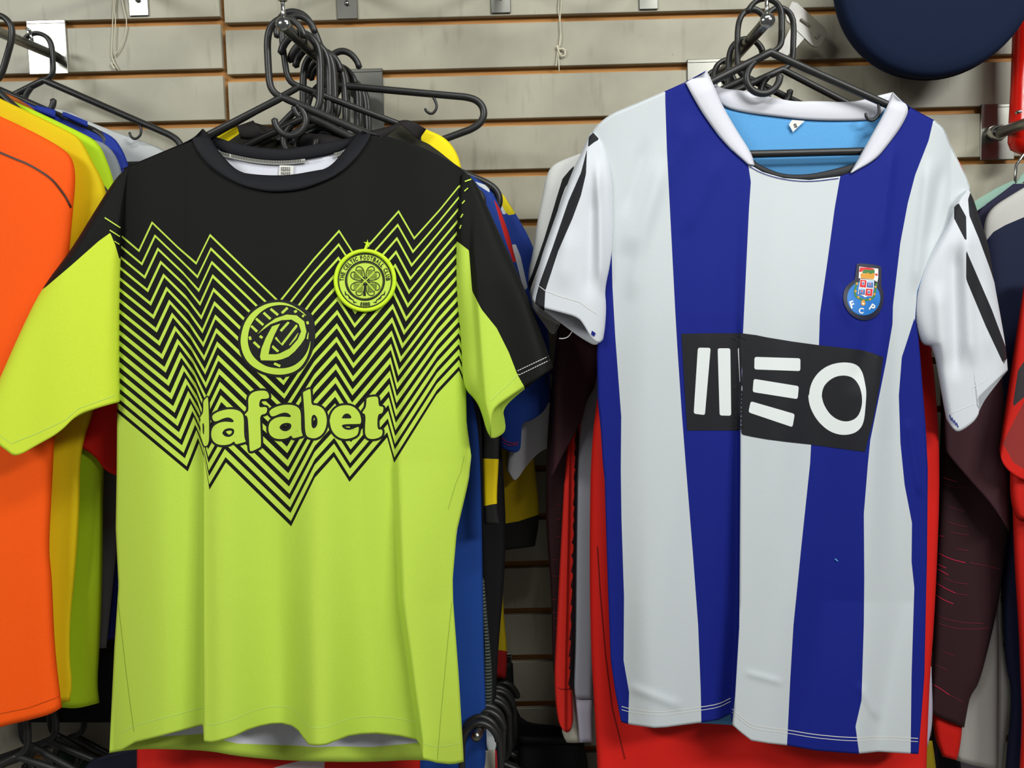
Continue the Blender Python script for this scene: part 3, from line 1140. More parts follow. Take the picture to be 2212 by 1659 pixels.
ring_out = [(1225, 215), (1180, 160), (1100, 108), (1020, 70), (935, 55), (810, 72), (700, 130), (625, 205), (575, 300), (548, 430), (558, 520), (590, 610), (650, 685),
            (730, 735), (830, 772), (960, 785), (1080, 758), (1160, 700), (1215, 610), (1242, 520), (1252, 420)]
ring_in = [(1225, 215), (1150, 152), (1090, 115), (1020, 92), (935, 84), (830, 105), (740, 165), (680, 235), (637, 320), (620, 430), (632, 510), (665, 585), (720, 645),
           (780, 685), (840, 708), (960, 722), (1060, 702), (1130, 660), (1195, 590), (1232, 510), (1252, 420)]
ro_, ri_ = resample(LZ(ring_out), 60), resample(LZ(ring_in), 60)
letter_d = LZ([(720, 378), (800, 290), (900, 220), (1010, 182), (1110, 190), (1185, 250), (1207, 350), (1190, 420), (1150, 480), (1090, 550), (1030, 600), (970, 625), (900, 640),
               (755, 637), (745, 600), (760, 520), (800, 420), (865, 300), (945, 272), (890, 380), (850, 480), (830, 577), (900, 578), (940, 570), (1040, 520), (1120, 430),
               (1155, 350), (1130, 275), (1060, 232), (960, 238), (850, 278), (780, 330)])
hub = np.array(LZ([(900, 420)])[0])
ground = [tuple(hub + (np.array(p) - hub) * 1.075) for p in resample(LZ([(1240, 200), (1180, 150), (1100, 104), (1020, 70), (935, 55), (810, 72), (700, 130), (625, 205), (575, 300), (548, 430), (558, 520), (590, 610), (650, 685), (730, 735), (830, 772),
                                                                 (960, 785), (1080, 758), (1160, 700), (1215, 610), (1250, 520), (1268, 420), (1268, 300), (1240, 200)]), 70)][:-1]
decal('sponsor_emblem_ground', shirt1, MAT['print_black'], [ground], bv1, 0.0005)
segs = []
for a_, b_ in (((850, 125), (925, 187)), ((780, 163), (850, 227)), ((705, 222), (780, 288)), ((657, 295), (717, 352)), ((962, 168), (1020, 114)), ((1086, 158), (1112, 144)), ((742, 395), (770, 415)), ((640, 400), (652, 434)),
               ((682, 455), (742, 512)), ((865, 495), (927, 552)), ((885, 668), (947, 696)), ((1045, 492), (1132, 372)), ((1214, 250), (1222, 278)), ((1218, 360), (1212, 425)), ((950, 347), (1032, 256)), ((1166, 190), (1182, 202))):
    segs += ribbon(LZ([a_, b_]), 5.4)
segs += ribbon(LZ([(897, 410), (962, 482), (1117, 284)]), 5.4)
decal('sponsor_emblem_line', shirt1, MAT['print_lime'], segs, bv1, 0.0008)
blk = ribbon(letter_d, 8, closed=True) + [LZ([(930, 600), (1060, 560), (1190, 440), (1222, 520), (1130, 655), (1010, 705), (960, 715)])]
decal('sponsor_emblem_outline', shirt1, MAT['print_black'], blk, bv1, 0.0011)
grn = [[tuple(ro_[i]), tuple(ro_[i + 1]), tuple(ri_[i + 1]), tuple(ri_[i])] for i in range(1, 59)] + [letter_d]
decal('sponsor_emblem', shirt1, MAT['print_lime'], grn, bv1, 0.0014)

# ---- lettering across the chest
def LB(x0, y0, x1, y1):
    return (400 + x0 / 4.609, 640 + y0 / 4.609, 400 + x1 / 4.609, 640 + y1 / 4.609)

def glyph_shape(loops, box=None, src=(258, 1123, 597, 1480)):
    """letter outline (and its hole) in sketch units -> smooth picture loops"""
    out = []
    for lp in loops:
        p = np.array(lp, float)
        if box:
            p = (p - [src[0], src[1]]) / [src[2] - src[0], src[3] - src[1]] * [box[2] - box[0], box[3] - box[1]] + [box[0], box[1]]
        p = np.vstack([p, p[:1]])
        p = chaikin(np.array(LZ(p)), 2)[:-1]
        out.append([tuple(q) for q in p])
    return out


LETTER_A = [[(268, 1205), (276, 1178), (340, 1143), (430, 1122), (520, 1130), (572, 1166), (585, 1225), (585, 1330), (590, 1415), (606, 1446), (590, 1452), (520, 1472), (500, 1470), (486, 1440), (455, 1470), (390, 1484), (320, 1476), (272, 1438), (255, 1375), (272, 1302), (330, 1260),
             (400, 1246), (484, 1258), (482, 1232), (440, 1204), (385, 1212), (315, 1246), (283, 1244)], [(368, 1362), (388, 1326), (440, 1310), (490, 1322), (486, 1374), (440, 1404), (390, 1394)]]
LETTER_F = [[(630, 1100), (626, 1010), (660, 962), (720, 940), (805, 938), (832, 972), (838, 1012), (800, 1022), (758, 1020), (738, 1050), (736, 1110), (802, 1100), (820, 1120), (808, 1170), (745, 1180), (748, 1280), (757, 1490), (740, 1508), (660, 1545),
             (645, 1540), (640, 1500), (630, 1300), (622, 1192), (588, 1184), (610, 1160), (628, 1140)]]
LETTER_B = [[(1173, 962), (1180, 950), (1240, 922), (1248, 930), (1253, 1000), (1257, 1086), (1312, 1084), (1378, 1118), (1411, 1200), (1408, 1290), (1372, 1372), (1300, 1418), (1230, 1408), (1195, 1374), (1190, 1200), (1180, 1050)],
            [(1256, 1230), (1262, 1188), (1287, 1176), (1314, 1205), (1320, 1260), (1306, 1302), (1275, 1320), (1257, 1292)]]
LETTER_E = [[(1438, 1240), (1455, 1160), (1510, 1100), (1590, 1080), (1670, 1093), (1732, 1150), (1754, 1225), (1748, 1268), (1730, 1272), (1552, 1273), (1570, 1312), (1610, 1332), (1660, 1327), (1718, 1300), (1730, 1304), (1726, 1350), (1710, 1387), (1650, 1414), (1580, 1423), (1510, 1398), (1455, 1332)],
            [(1558, 1216), (1575, 1180), (1610, 1163), (1645, 1180), (1660, 1216), (1610, 1217)]]
LETTER_T = [[(1806, 1020), (1830, 1004), (1905, 996), (1922, 1014), (1926, 1096), (1968, 1098), (1976, 1120), (1962, 1167), (1915, 1173), (1912, 1332), (1962, 1322), (1966, 1370), (1945, 1402), (1880, 1423), (1820, 1417), (1794, 1382), (1789, 1330), (1799, 1170), (1759, 1166), (1780, 1130), (1800, 1105)]]
LETTER_D = [[(218, 1003), (226, 1003), (233, 1100), (239, 1300), (237, 1475), (190, 1500), (172, 1440), (157, 1380), (150, 1290), (153, 1190), (176, 1172), (182, 1100), (178, 1045)], [(172, 1270), (183, 1260), (191, 1300), (187, 1382), (176, 1372)]]
SHAPES = [glyph_shape(LETTER_D), glyph_shape(LETTER_A), glyph_shape(LETTER_F), glyph_shape(LETTER_A, (828, 1078, 1165, 1420)), glyph_shape(LETTER_B), glyph_shape(LETTER_E), glyph_shape(LETTER_T)]
gb, gl = [], []
for i, loops in enumerate(SHAPES):
    for lp in loops:
        gb += ribbon(lp, 9.5 if i else 6.0, closed=True)
    gl.append(loops)
decal('sponsor_lettering_outline', shirt1, MAT['print_black'], gb, bv1, 0.0006, maxlen=8)
decal('sponsor_lettering', shirt1, MAT['print_lime'], gl, bv1, 0.0014, maxlen=6)

# ---- round club crest
CX, CY = 788.4, 606.0


def KZ(pts):
    return [(680 + x / 8.295, 500 + y / 8.295) for x, y in pts]


patch = decal('crest', shirt1, MAT['print_lime'], [ellipse(CX, CY, 62, 62, 64)], bv1, 0.0030, maxlen=8)
# stitched raised border
path = [tuple(v) for v in drape(bv1, ellipse(CX, CY, 63.3, 63.8, 96), 0.0035)]
path.append(path[0])
V, F = sweep([path], 0.0027, 8, cap=False)
V = np.array([(v.x, v.y, v.z) for v in V])
mesh_obj('crest_border', [Vector(v) + off(shirt1) * 0 for v in V], F, MAT['embroidery'], patch)
ink = ribbon(ellipse(CX, CY, 59.0, 59.3, 72), 3.0, True) + ribbon(ellipse(CX, CY, 56.6, 56.9, 72), 1.0, True)
ink += ribbon(ellipse(CX, CY, 41.5, 41.8, 64), 3.4, True) + ribbon(ellipse(CX, CY, 38.6, 38.9, 64), 1.0, True)
txt = 'THE CELTIC FOOTBALL CLUB'
widths = {'I': 2.2, ' ': 2.6, 'L': 4.6, 'T': 5.0, 'F': 4.6, 'E': 4.6}
total = sum(widths.get(c, 5.4) + 1.2 for c in txt)
a0, a1 = -91.0, 92.0
acc = 0
for c in txt:
    w = widths.get(c, 5.4)
    if c != ' ':
        ang = a0 + (a1 - a0) * (acc + w / 2) / total
        ink += glyph_polys(c, arc_place(CX, CY, 45.2, ang, w * 1.05, 9.4), 0.03)
    acc += w + 1.2
for i, c in enumerate('1888'):
    ink += glyph_polys(c, arc_place(CX, CY + .6, 55.0, 180 + (1.5 - i) * 6.2, 5.2 if c != '1' else 2.8, 8.6, flip=True), 0.015 if c != '1' else 0.0)
for sgn in (-1, 1):
    base = KZ([(540, 1070), (555, 1130), (600, 1140), (625, 1190), (690, 1230), (700, 1270), (750, 1270)])
    pts = [(x if sgn < 0 else 2 * CX - x, y) for x, y in base]
    ink += ribbon(pts, [1.2, 3.2, 1.6, 3.6, 1.8, 3.2, 1.0])
# four-leaved clover: each leaf two lobes with veins
for k, (ax, ay) in enumerate(((-1, -1), (1, -1), (1, 1), (-1, 1))):
    d = np.array([ax, ay]) / math.sqrt(2)
    nrm = np.array([-d[1], d[0]])
    c = np.array([CX + 0.5, CY + 1.0])
    for s in (-1, 1):
        lobe = [c + d * r * 1.1 + nrm * s * w * 1.1 for r, w in ((3, 1.0), (8, 6), (15, 11.8), (22, 14.3), (28, 12.8), (31, 8.2), (29.5, 3.5), (26, 1.4))]
        lobe = chaikin(np.array(lobe), 2)
        ink += ribbon(lobe, 1.7)
        for q in range(5):
            w = 2.8 + q * 2.2
            ink += ribbon([c + d * (9 + q * 2.5) + nrm * s * w, c + d * (19 + q) + nrm * s * (w + 0.4), c + d * (30 - q * q * 0.36) + nrm * s * (w - 0.6)], 0.9)
    ink += [[tuple(c + d * 2 + nrm * 1.2), tuple(c + d * 9 + nrm * 5.0), tuple(c + d * 9 + nrm * 1.6)], [tuple(c + d * 2 - nrm * 1.2), tuple(c + d * 9 - nrm * 5.0), tuple(c + d * 9 - nrm * 1.6)]]
ink += ribbon([(CX, CY + 6), (CX, CY + 20), (CX - 1.2, CY + 33)], [2.0, 2.6, 6.0])
decal('crest_drawing', patch, MAT['print_black'], ink, bv1, 0.0036, maxlen=12)
veins = []
for ax, ay in ((-1, -1), (1, -1), (1, 1), (-1, 1)):
    veins += ribbon([(CX + .5, CY + 1), (CX + ax * 9, CY + ay * 8), (CX + ax * 19, CY + ay * 20)], [2.2, 2.0, 1.0])
decal('crest_vein', patch, MAT['print_lime'], veins, bv1, 0.0042, maxlen=12)
star = []
sx, sy = KZ([(940, 215)])[0]
for k in range(5):
    a = math.radians(-90 + 72 * k + 4)
    b0, b1 = a - math.radians(36), a + math.radians(36)
    star += [[(sx, sy), (sx + 2.6 * math.cos(b0), sy + 2.6 * math.sin(b0)), (sx + 9 * math.cos(a), sy + 9 * math.sin(a))],
             [(sx, sy), (sx + 9 * math.cos(a), sy + 9 * math.sin(a)), (sx + 2.6 * math.cos(b1), sy + 2.6 * math.sin(b1))]]
star += ribbon([(sx, sy + 2), KZ([(893, 320)])[0]], [3.2, 4.0])
decal('crest_star', patch, MAT['embroidery'], star, bv1, 0.0034)

# ================================================================ BLUE AND WHITE STRIPED SHIRT
BLUE, WHITE2, SLATEBLACK = '#15217c', '#c5cacd', '#1b1b20'
MAT['stripe_blue'] = fabric('royal_blue_cloth', BLUE, rough=0.7, spec=0.15)
MAT['stripe_white'] = fabric('white_mesh_cloth', WHITE2, rough=0.75, weave='mesh', mottling=0.02)
MAT['white_rib'] = fabric('white_collar_cloth', '#d0d0d8', rough=0.8, mottling=0.02)
MAT['sleeve_white'] = fabric('white_sleeve_black_stripes', '#cdd0d6', zones=[('stripe', '#202024'), ('stripe_b', '#202024'), ('stripe_c', '#202024')], rough=0.75, weave='mesh', mottling=0.02)
MAT['sky_inside'] = fabric('sky_blue_inside', '#5b9fd6', rough=0.8, mottling=0.1)
MAT['print_slate'] = new_mat('slate_black_print', SLATEBLACK, 0.55, 0, 0.3)
MAT['print_white'] = fabric('white_print', '#dfe3e2', rough=0.75, weave='mesh', mottling=0.02)

H2 = -0.285
FOLD2 = keyed_profile([
    (300, [1285, 1400, 1500, 1590, 1620, 1700, 1814, 1900, 1980, 2090], [0, 0, 0, 0, 0, 0, 0, 0, 0, 0]),
    (680, [1310, 1400, 1510, 1585, 1608, 1690, 1790, 1900, 1945, 1985], [0, .008, .005, .002, .007, .010, .008, .012, .002, 0]),
    (950, [1302, 1400, 1520, 1591, 1601, 1680, 1780, 1880, 1935, 2002], [0, .011, .006, -.002, .011, .016, .006, .012, -.002, -.003]),
    (1300, [1315, 1400, 1520, 1592, 1599, 1680, 1790, 1867, 1955, 2000], [0, .014, .005, -.006, .016, .019, .004, .010, -.003, .0]),
    (1600, [1343, 1420, 1515, 1577, 1583, 1640, 1740, 1845, 1900, 1983], [0, .015, .002, -.012, .020, .023, .015, .026, .014, .008])])
_w2 = wrinkle(11, 0.0026, 1.0, 1.0)


def line_fold(px, py, a, b, w, h, ends=60):
    """one soft crease from a to b in picture points, h metres high and w wide"""
    a, b = np.array(a, float), np.array(b, float)
    d = b - a
    L = np.linalg.norm(d)
    d /= L
    s = (px - a[0]) * d[0] + (py - a[1]) * d[1]
    q = (px - a[0]) * -d[1] + (py - a[1]) * d[0]
    return h * np.exp(-(q / w) ** 2) * smooth01(s / ends) * smooth01((L - s) / ends)


def depth2(px, py):
    px, py = np.broadcast_arrays(np.asarray(px, float), np.asarray(py, float))
    s = (px - 1655) / 400.0
    e = np.clip(1 - s ** 2, 0, 1)
    bulge = 0.018 * e * smooth01((py - 250) / 500)
    y = H2 - 0.015 * np.clip(1 - s ** 14, 0, 1) - bulge - FOLD2(px, py) - _w2(px, py) * np.clip(1 - s ** 4, 0, 1)
    y = y - line_fold(px, py, (1500, 240), (1345, 560), 26, .0045) + line_fold(px, py, (1400, 290), (1345, 480), 14, .003) - line_fold(px, py, (1430, 330), (1360, 660), 16, .003)
    y = y - line_fold(px, py, (1560, 320), (1470, 520), 18, .003) + line_fold(px, py, (1905, 640), (1840, 860), 20, .003) - line_fold(px, py, (1800, 600), (1850, 720), 14, .0025)
    y = y - line_fold(px, py, (1930, 300), (1900, 560), 12, .003) - line_fold(px, py, (2010, 330), (1975, 640), 14, .005) + line_fold(px, py, (2040, 340), (2000, 560), 12, .004)
    y = y - line_fold(px, py, (1600, 1450), (1700, 1478), 7, .0016, 30) - line_fold(px, py, (1850, 1470), (1900, 1560), 9, .003, 30)
    y = y - line_fold(px, py, (1960, 900), (1990, 1080), 8, .003, 30) - line_fold(px, py, (1350, 1480), (1480, 1530), 10, .002, 30)
    return y


COLS2 = [
    [(1278, 287), (1295, 301), (1307, 327), (1317, 373), (1320, 441), (1320, 527), (1312, 600), (1302, 690), (1290, 757), (1292, 866), (1299, 933), (1303, 1000), (1307, 1037),
     (1311, 1174), (1314, 1266), (1320, 1426), (1330, 1495), (1343, 1560)],
    [(1279, 286.5), (1297, 301), (1308.5, 327), (1318, 373), (1321, 441), (1321, 527), (1323, 619), (1329, 726), (1336, 820), (1342, 900), (1341, 1014), (1342.5, 1120),
     (1348, 1289), (1347, 1426), (1359, 1495), (1357, 1563)],
    [(1437, 198), (1437, 217), (1440.6, 325), (1447, 450), (1459, 680), (1463, 748), (1472, 883), (1481, 1000), (1497, 1200), (1508, 1350), (1513.6, 1490), (1515, 1560)],
    [(1616, 353), (1622, 393), (1618, 450), (1607, 680), (1604, 740), (1599.5, 938), (1599.5, 1000), (1598, 1200), (1597, 1350), (1588, 1490), (1581.5, 1550)],
    [(1815, 381), (1803, 450), (1788, 560), (1771, 680), (1769, 745), (1752, 960), (1750, 1000), (1731, 1180), (1714, 1350), (1707, 1467), (1700, 1610)],
    [(2016, 262), (2006, 305), (1977, 379), (1961, 440), (1945, 525), (1929, 660), (1928, 700), (1914, 782), (1880, 951), (1875, 1000), (1866, 1110), (1867, 1250), (1866, 1350), (1861, 1513),
     (1848, 1569), (1856, 1628)],
    [(2092, 409), (2056, 485), (2026, 533), (1997, 581), (1980, 630), (1975, 690), (1962, 730), (1948, 772), (1941.5, 855), (1945, 957), (1954, 1047), (1970, 1130), (1969, 1213), (1975, 1270), (1969, 1461), (1967, 1627)],
    [(2095, 416), (2057, 486), (2027, 534), (1998, 582), (1981, 631), (1976.5, 691), (1983, 730), (1986, 760), (1999, 919), (2004, 1015), (2002, 1206), (1996, 1461), (1983, 1629)],
]
TOP2 = np.array([(1278, 287), (1294, 268), (1321, 247), (1375, 225), (1435, 199), (1481, 179), (1495, 206), (1519, 247), (1552, 293), (1579, 323), (1617, 354), (1647, 371.6), (1693, 385),
                 (1748, 389), (1814, 381), (1837, 373), (1889, 347), (1918, 312), (1948, 271), (1964.6, 233), (2017, 261), (2038, 278), (2049, 308), (2064, 339), (2088, 387), (2096, 416)], float)
HEM2 = np.array([(1343, 1560), (1360, 1565), (1413, 1572.6), (1440, 1571), (1469, 1567), (1516, 1561), (1553, 1555), (1578, 1542), (1581, 1565), (1600, 1582), (1623, 1600), (1660, 1606), (1698, 1610), (1763, 1621.6),
                 (1852, 1628.6), (1898, 1624), (1983, 1629)], float)


def striped_panel():
    n_row = 260
    keys = []
    for c in COLS2:
        c = np.array(c, float)
        yt = c[0, 1]
        y = np.linspace(yt, c[-1, 1], n_row + 1)
        keys.append(np.stack([np.interp(y, c[:, 1], c[:, 0]), y], -1))
    grid, fm = [], []
    for i in range(len(keys) - 1):
        span = max(np.abs(keys[i + 1][:, 0] - keys[i][:, 0]).max(), 10)
        n = max(2, int(span / 4.5))
        for k in range(n):
            g = keys[i] * (1 - k / n) + keys[i + 1] * (k / n)
            grid.append(g)
            fm.append(i)
    grid.append(keys[-1].copy())
    out = []
    r = np.linspace(0, 1, n_row + 1)
    for g in grid:
        dy = np.interp(g[0, 0], TOP2[:, 0], TOP2[:, 1]) - g[0, 1]
        dz = np.interp(g[-1, 0], HEM2[:, 0], HEM2[:, 1]) - g[-1, 1]
        sh = dy * (1 - smooth01(r / 0.35)) + dz * smooth01((r - 0.75) / 0.25)
        g = g.copy()
        g[:, 1] += sh
        out.append(g)
    P = np.stack(out, 1)
    fmat = []
    for i in range(n_row):
        for j in range(len(fm)):
            w = fm[j] % 2
            if (fm[j] == 0 and P[i, j, 1] < 522) or (fm[j] == 6 and P[i, j, 1] < 688):
                w = 1
            fmat.append(w)
    return P, fmat


P2, FM2 = striped_panel()
shirt2 = root('football_shirt', U(1650, 260, H2), 'short-sleeved shirt with wide blue and white vertical stripes, front of the right arm', 'shirt')
front2 = sheet('front_panel', shirt2, [MAT['stripe_blue'], MAT['stripe_white']], P2, depth2(P2[..., 0], P2[..., 1]), fmat=FM2)
bv2 = [surface(front2)]

LbR, RbR = P2[:, 0], P2[:, -1]
nvb = 120
idx = np.linspace(0, len(LbR) - 1, nvb + 1)
Lb = np.stack([np.interp(idx, np.arange(len(LbR)), LbR[:, k]) for k in (0, 1)], -1)
Rb = np.stack([np.interp(idx, np.arange(len(RbR)), RbR[:, k]) for k in (0, 1)], -1)
topb = resample([(1278, 287), (1375, 225), (1481, 179), (1525, 170), (1560, 230), (1612, 240), (1693, 250), (1742, 256), (1875, 258), (1910, 215), (1930, 205), (1964, 233), (2017, 261), (2049, 308), (2095, 416)], nub, False)
hemb = resample([(1343, 1560), (1450, 1560), (1600, 1566), (1800, 1590), (1983, 1629)], nub)
tb = np.linspace(0, 1, nvb + 1)[:, None, None]
PB = Lb[:, None] * (1 - ub[None, :, None]) + Rb[:, None] * ub[None, :, None]
PB = PB + (1 - tb) ** 3 * (topb - PB[0])[None] + smooth01((tb - .5) * 2) * (hemb - PB[-1])[None]
YB = H2 + 0.014 * np.sin(np.pi * ub)[None, :] ** .5 * np.ones((nvb + 1, 1)) + 0.008 * np.sin(np.pi * ub)[None] * smooth01(tb[..., 0])
_e = depth2(PB[:, :1, 0], PB[:, :1, 1]) * (1 - ub[None]) + depth2(PB[:, -1:, 0], PB[:, -1:, 1]) * ub[None]
YB = _e * (1 - _w) + YB * _w
back2 = sheet('back_panel', shirt2, MAT['sky_inside'], PB, YB, inner=MAT['stripe_blue'])
bvb2 = [surface(back2)]

for q, mname in (([(1280, 287), (1294, 268), (1321, 247), (1375, 225), (1436, 199)], 'stripe_white'), ([(1436, 199), (1481, 179), (1524, 155)], 'stripe_blue'),
                 ([(1944, 216), (1964, 233), (2017, 261)], 'stripe_blue'), ([(2017, 261), (2038, 278), (2049, 308), (2064, 339), (2088, 387), (2095, 412)], 'stripe_white')):
    A = resample(q, 30)
    strip('shoulder', shirt2, MAT[mname], q, q, list(depth2(A[:, 0], A[:, 1] + 2)), [H2 + .011, H2 + .012, H2 + .012], n=30, puff=0.0, mcross=5)
# collar: two front bands, the standing back band, the dark tape inside the neck
A = resample([(1481, 179), (1495, 206), (1519, 247), (1552, 293), (1579, 323), (1617, 355)], 50)
strip('collar', shirt2, MAT['white_rib'], A, [(1525, 152), (1538, 178), (1560, 230), (1592, 285), (1622, 331), (1629, 358)],
      list(depth2(A[:, 0], A[:, 1]) - .0015), [H2 + .0] + [H2 - .012] * 5 + [H2 - .014], n=50, puff=0.004)
A = resample([(1838, 373), (1889, 347), (1918, 312), (1948, 271), (1965, 233), (1943, 214)], 50)
strip('collar', shirt2, MAT['white_rib'], A, [(1838, 374), (1856, 342), (1883, 293), (1910, 246), (1926, 208), (1929, 199)],
      list(depth2(A[:, 0], A[:, 1]) - .0015), [H2 - .014] + [H2 - .012] * 5 + [H2 + .002], n=50, puff=0.004)
strip('collar', shirt2, MAT['white_rib'], [(1530, 160), (1545, 182), (1562, 192), (1592, 194), (1612, 197), (1653, 207), (1715, 220), (1764, 218), (1829, 221), (1861, 217), (1894, 207), (1929, 199)],
      [(1553, 215), (1562, 232), (1612, 244), (1693, 253.6), (1742, 259), (1800, 261), (1875, 260), (1900, 255), (1912, 235)], H2 + 0.012, H2 + 0.0115, puff=0.002)
strip('neck_tape', shirt2, MAT['print_slate'], [(1624, 340), (1634, 352), (1660, 365), (1693, 377), (1748, 377), (1800, 366), (1850, 352)],
      [(1620, 358), (1647, 374), (1693, 388), (1748, 391), (1800, 385), (1840, 376)], H2 - 0.009, H2 - 0.0095, puff=0.001)
tagp = decal('size_tag', shirt2, MAT['label_white'], [[(1711, 259), (1738, 261), (1713, 285), (1704, 269)]], bvb2, 0.004)
decal('size_letter', shirt2, MAT['ink'], glyph_polys('S', lambda x, y: (1714 + 7 * x + 2 * (1 - y), 275 - 8 * y), 0.02), bvb2, 0.005)
decal('neck_stitch', shirt2, MAT['stripe_blue'], ribbon(resample([(1620, 360), (1647, 375), (1693, 388), (1748, 393), (1812, 385)], 40), 1.6), bv2, 0.001)

# sleeves
s1 = [(1281, 286), (1295, 301), (1284, 307), (1270, 318), (1272, 296)]
s2 = [(1268, 322), (1266, 375), (1255, 422), (1237, 471), (1206, 542), (1178, 628), (1174, 700), (1150, 690), (1158, 640), (1166, 610), (1194, 533), (1228, 434), (1255, 373)]
def fold_s2l(px, py):
    a = line_fold(px, py, (1290, 330), (1300, 640), 10, .006) - line_fold(px, py, (1283, 400), (1270, 660), 14, .005)
    return a - line_fold(px, py, (1262, 340), (1180, 590), 12, .004) + line_fold(px, py, (1230, 480), (1215, 640), 22, .004)


slw = cloth('sleeve', shirt2, MAT['sleeve_white'],
            [(1279, 286), (1272, 291), (1255, 333), (1240, 361), (1221, 410), (1194, 484), (1166, 564), (1157, 610), (1149, 644)],
            [(1284, 288), (1302, 303), (1314, 330), (1324, 375), (1327, 441), (1327, 520), (1321, 573), (1308, 625), (1312, 659), (1309, 705), (1304, 733)],
            (H2 + .002, H2 - .012), hem=[(1149, 644), (1156, 656), (1168, 664), (1212, 675), (1250, 686), (1264, 706), (1276, 728), (1292, 744), (1304, 733)],
            hem_back=[(1149, 644), (1165, 664), (1195, 686), (1222, 706), (1246, 724), (1268, 738), (1288, 748), (1304, 733)], th=0.026, nu=46, nv=80,
            zones={'stripe': s1, 'stripe_b': s2}, fold=fold_s2l)
b2l = [surface(slw)]
decal('hem_stitch', shirt2, MAT['thread_white'], ribbon([(1163, 617), (1178, 628), (1210, 640), (1252, 652), (1265, 662), (1292, 680)], 1.4), b2l, 0.0005)
decal('hem_patch', shirt2, MAT['stripe_blue'], [[(1279, 714), (1287, 720), (1284, 727), (1277, 722)]], b2l, 0.0012)
V, F = sweep([curve3([tuple(U(1236, 716, H2 - .012)), tuple(U(1228, 728, H2 - .014)), tuple(U(1216, 732, H2 - .014)), tuple(U(1208, 731, H2 - .013))], 14)], 0.0007, 6)
mesh_obj('loose_thread', V, F, MAT['thread_white'], shirt2)

r1 = [(2098, 412), (2110, 440), (2122, 470), (2140, 525), (2152, 600), (2150, 616), (2138, 579), (2114, 514), (2094, 466), (2091, 430)]
r2 = [(2061, 446), (2071, 439), (2087, 468), (2088, 520), (2084, 517), (2061, 472)]
r3 = [(2087, 538), (2092, 552), (2109, 591), (2143, 670), (2179, 767), (2168, 787), (2129, 704), (2090, 611), (2087, 602)]
def fold_s2r(px, py):
    a = line_fold(px, py, (2085, 470), (2100, 800), 16, .006) - line_fold(px, py, (2060, 520), (2065, 830), 14, .006)
    return a + line_fold(px, py, (2025, 600), (2040, 800), 16, .006) + line_fold(px, py, (2120, 600), (2140, 790), 12, .003)


srw = cloth('sleeve', shirt2, MAT['sleeve_white'],
            [(2089, 409), (2064, 436), (2050, 483), (2020, 531), (1991, 579), (1974, 628), (1971, 690), (1990, 748), (2015, 744), (2031, 836), (2044, 906)],
            [(2095, 414), (2104, 432), (2116, 472), (2136, 528), (2147, 606), (2161, 681), (2173, 750), (2177, 800)],
            (H2 + .002, H2 - .010), hem=[(2044, 906), (2058, 926), (2070, 935), (2100, 915), (2112, 900), (2116, 886), (2108, 866), (2128, 846), (2160, 816), (2177, 800)],
            hem_back=[(2044, 906), (2060, 925), (2072, 933), (2110, 898), (2118, 880), (2130, 858), (2177, 800)], th=0.026, nu=46, nv=80,
            zones={'stripe': r1, 'stripe_b': r2, 'stripe_c': r3}, fold=fold_s2r)
b2r = [surface(srw)]
decal('hem_stitch', shirt2, MAT['thread_white'], ribbon([(2034, 880), (2050, 895), (2085, 880), (2104, 872)], 1.4) + ribbon([(2100, 838), (2130, 820), (2172, 778)], 1.4), b2r, 0.0005)
decal('hem_patch', shirt2, MAT['stripe_blue'], [[(2050 + 5 * k, 897 + 5.5 * k), (2052 + 5 * k, 896 + 5.5 * k), (2056 + 5 * k, 908 + 5 * k), (2054 + 5 * k, 909 + 5 * k)] for k in range(4)], b2r, 0.0012)

up = HEM2 + np.array([0, -34])
for seg in (up[up[:, 0] < 1579], up[up[:, 0] > 1580]):
    q = resample(seg, 40)
    decal('hem_stitch', shirt2, MAT['thread_white'], ribbon(q, 1.5) + ribbon(q + np.array([0, 7]), 1.3), bv2, 0.0005)

# ---- sponsor panel
def MZ(pts):
    return [(1430 + x / 4.424, 680 + y / 4.424) for x, y in pts]


panel_out = MZ([(185, 180), (470, 176), (735, 175), (790, 180), (900, 194), (1000, 215), (1250, 256), (1500, 290), (1900, 335), (2010, 365), (2115, 405), (2085, 650), (2020, 1000), (1940, 1310), (1700, 1278), (1425, 1240), (1200, 1216),
                (1000, 1190), (860, 1165), (770, 1145), (745, 1105), (500, 1104), (240, 1105), (210, 600)])
decal('sponsor_panel', shirt2, MAT['print_slate'], [panel_out], bv2, 0.0006, maxlen=6)
marks = [round_quad(MZ([(343, 314), (465, 316), (410, 958), (303, 945)]), 5), round_quad(MZ([(532, 320), (653, 320), (661, 965), (551, 962)]), 5),
         MZ([(724, 330), (735, 315), (741, 480), (746, 640), (742, 640), (733, 480)]),
         round_quad(MZ([(884, 402), (1323, 416), (1322, 538), (882, 522)]), 5), round_quad(MZ([(876, 612), (1308, 682), (1296, 806), (866, 738)]), 5),
         round_quad(MZ([(848, 826), (1269, 948), (1247, 1074), (826, 932)]), 5)]
o_out = chaikin(np.array(MZ([(1398, 770), (1400, 800), (1420, 660), (1490, 550), (1600, 475), (1740, 450), (1860, 470), (1915, 540), (1940, 650), (1955, 740), (1945, 880), (1930, 1030), (1880, 1110), (1800, 1145), (1700, 1150),
                             (1590, 1110), (1490, 1020), (1425, 910), (1403, 830), (1398, 770)])), 2)
o_in = chaikin(np.array(MZ([(1527, 780), (1532, 720), (1560, 660), (1640, 595), (1740, 575), (1830, 600), (1890, 680), (1915, 790), (1908, 890), (1870, 980), (1790, 1022), (1700, 1015), (1610, 960), (1545, 860), (1527, 780)])), 2)
oo, oi = resample(o_out, 64, False), resample(o_in, 64, False)
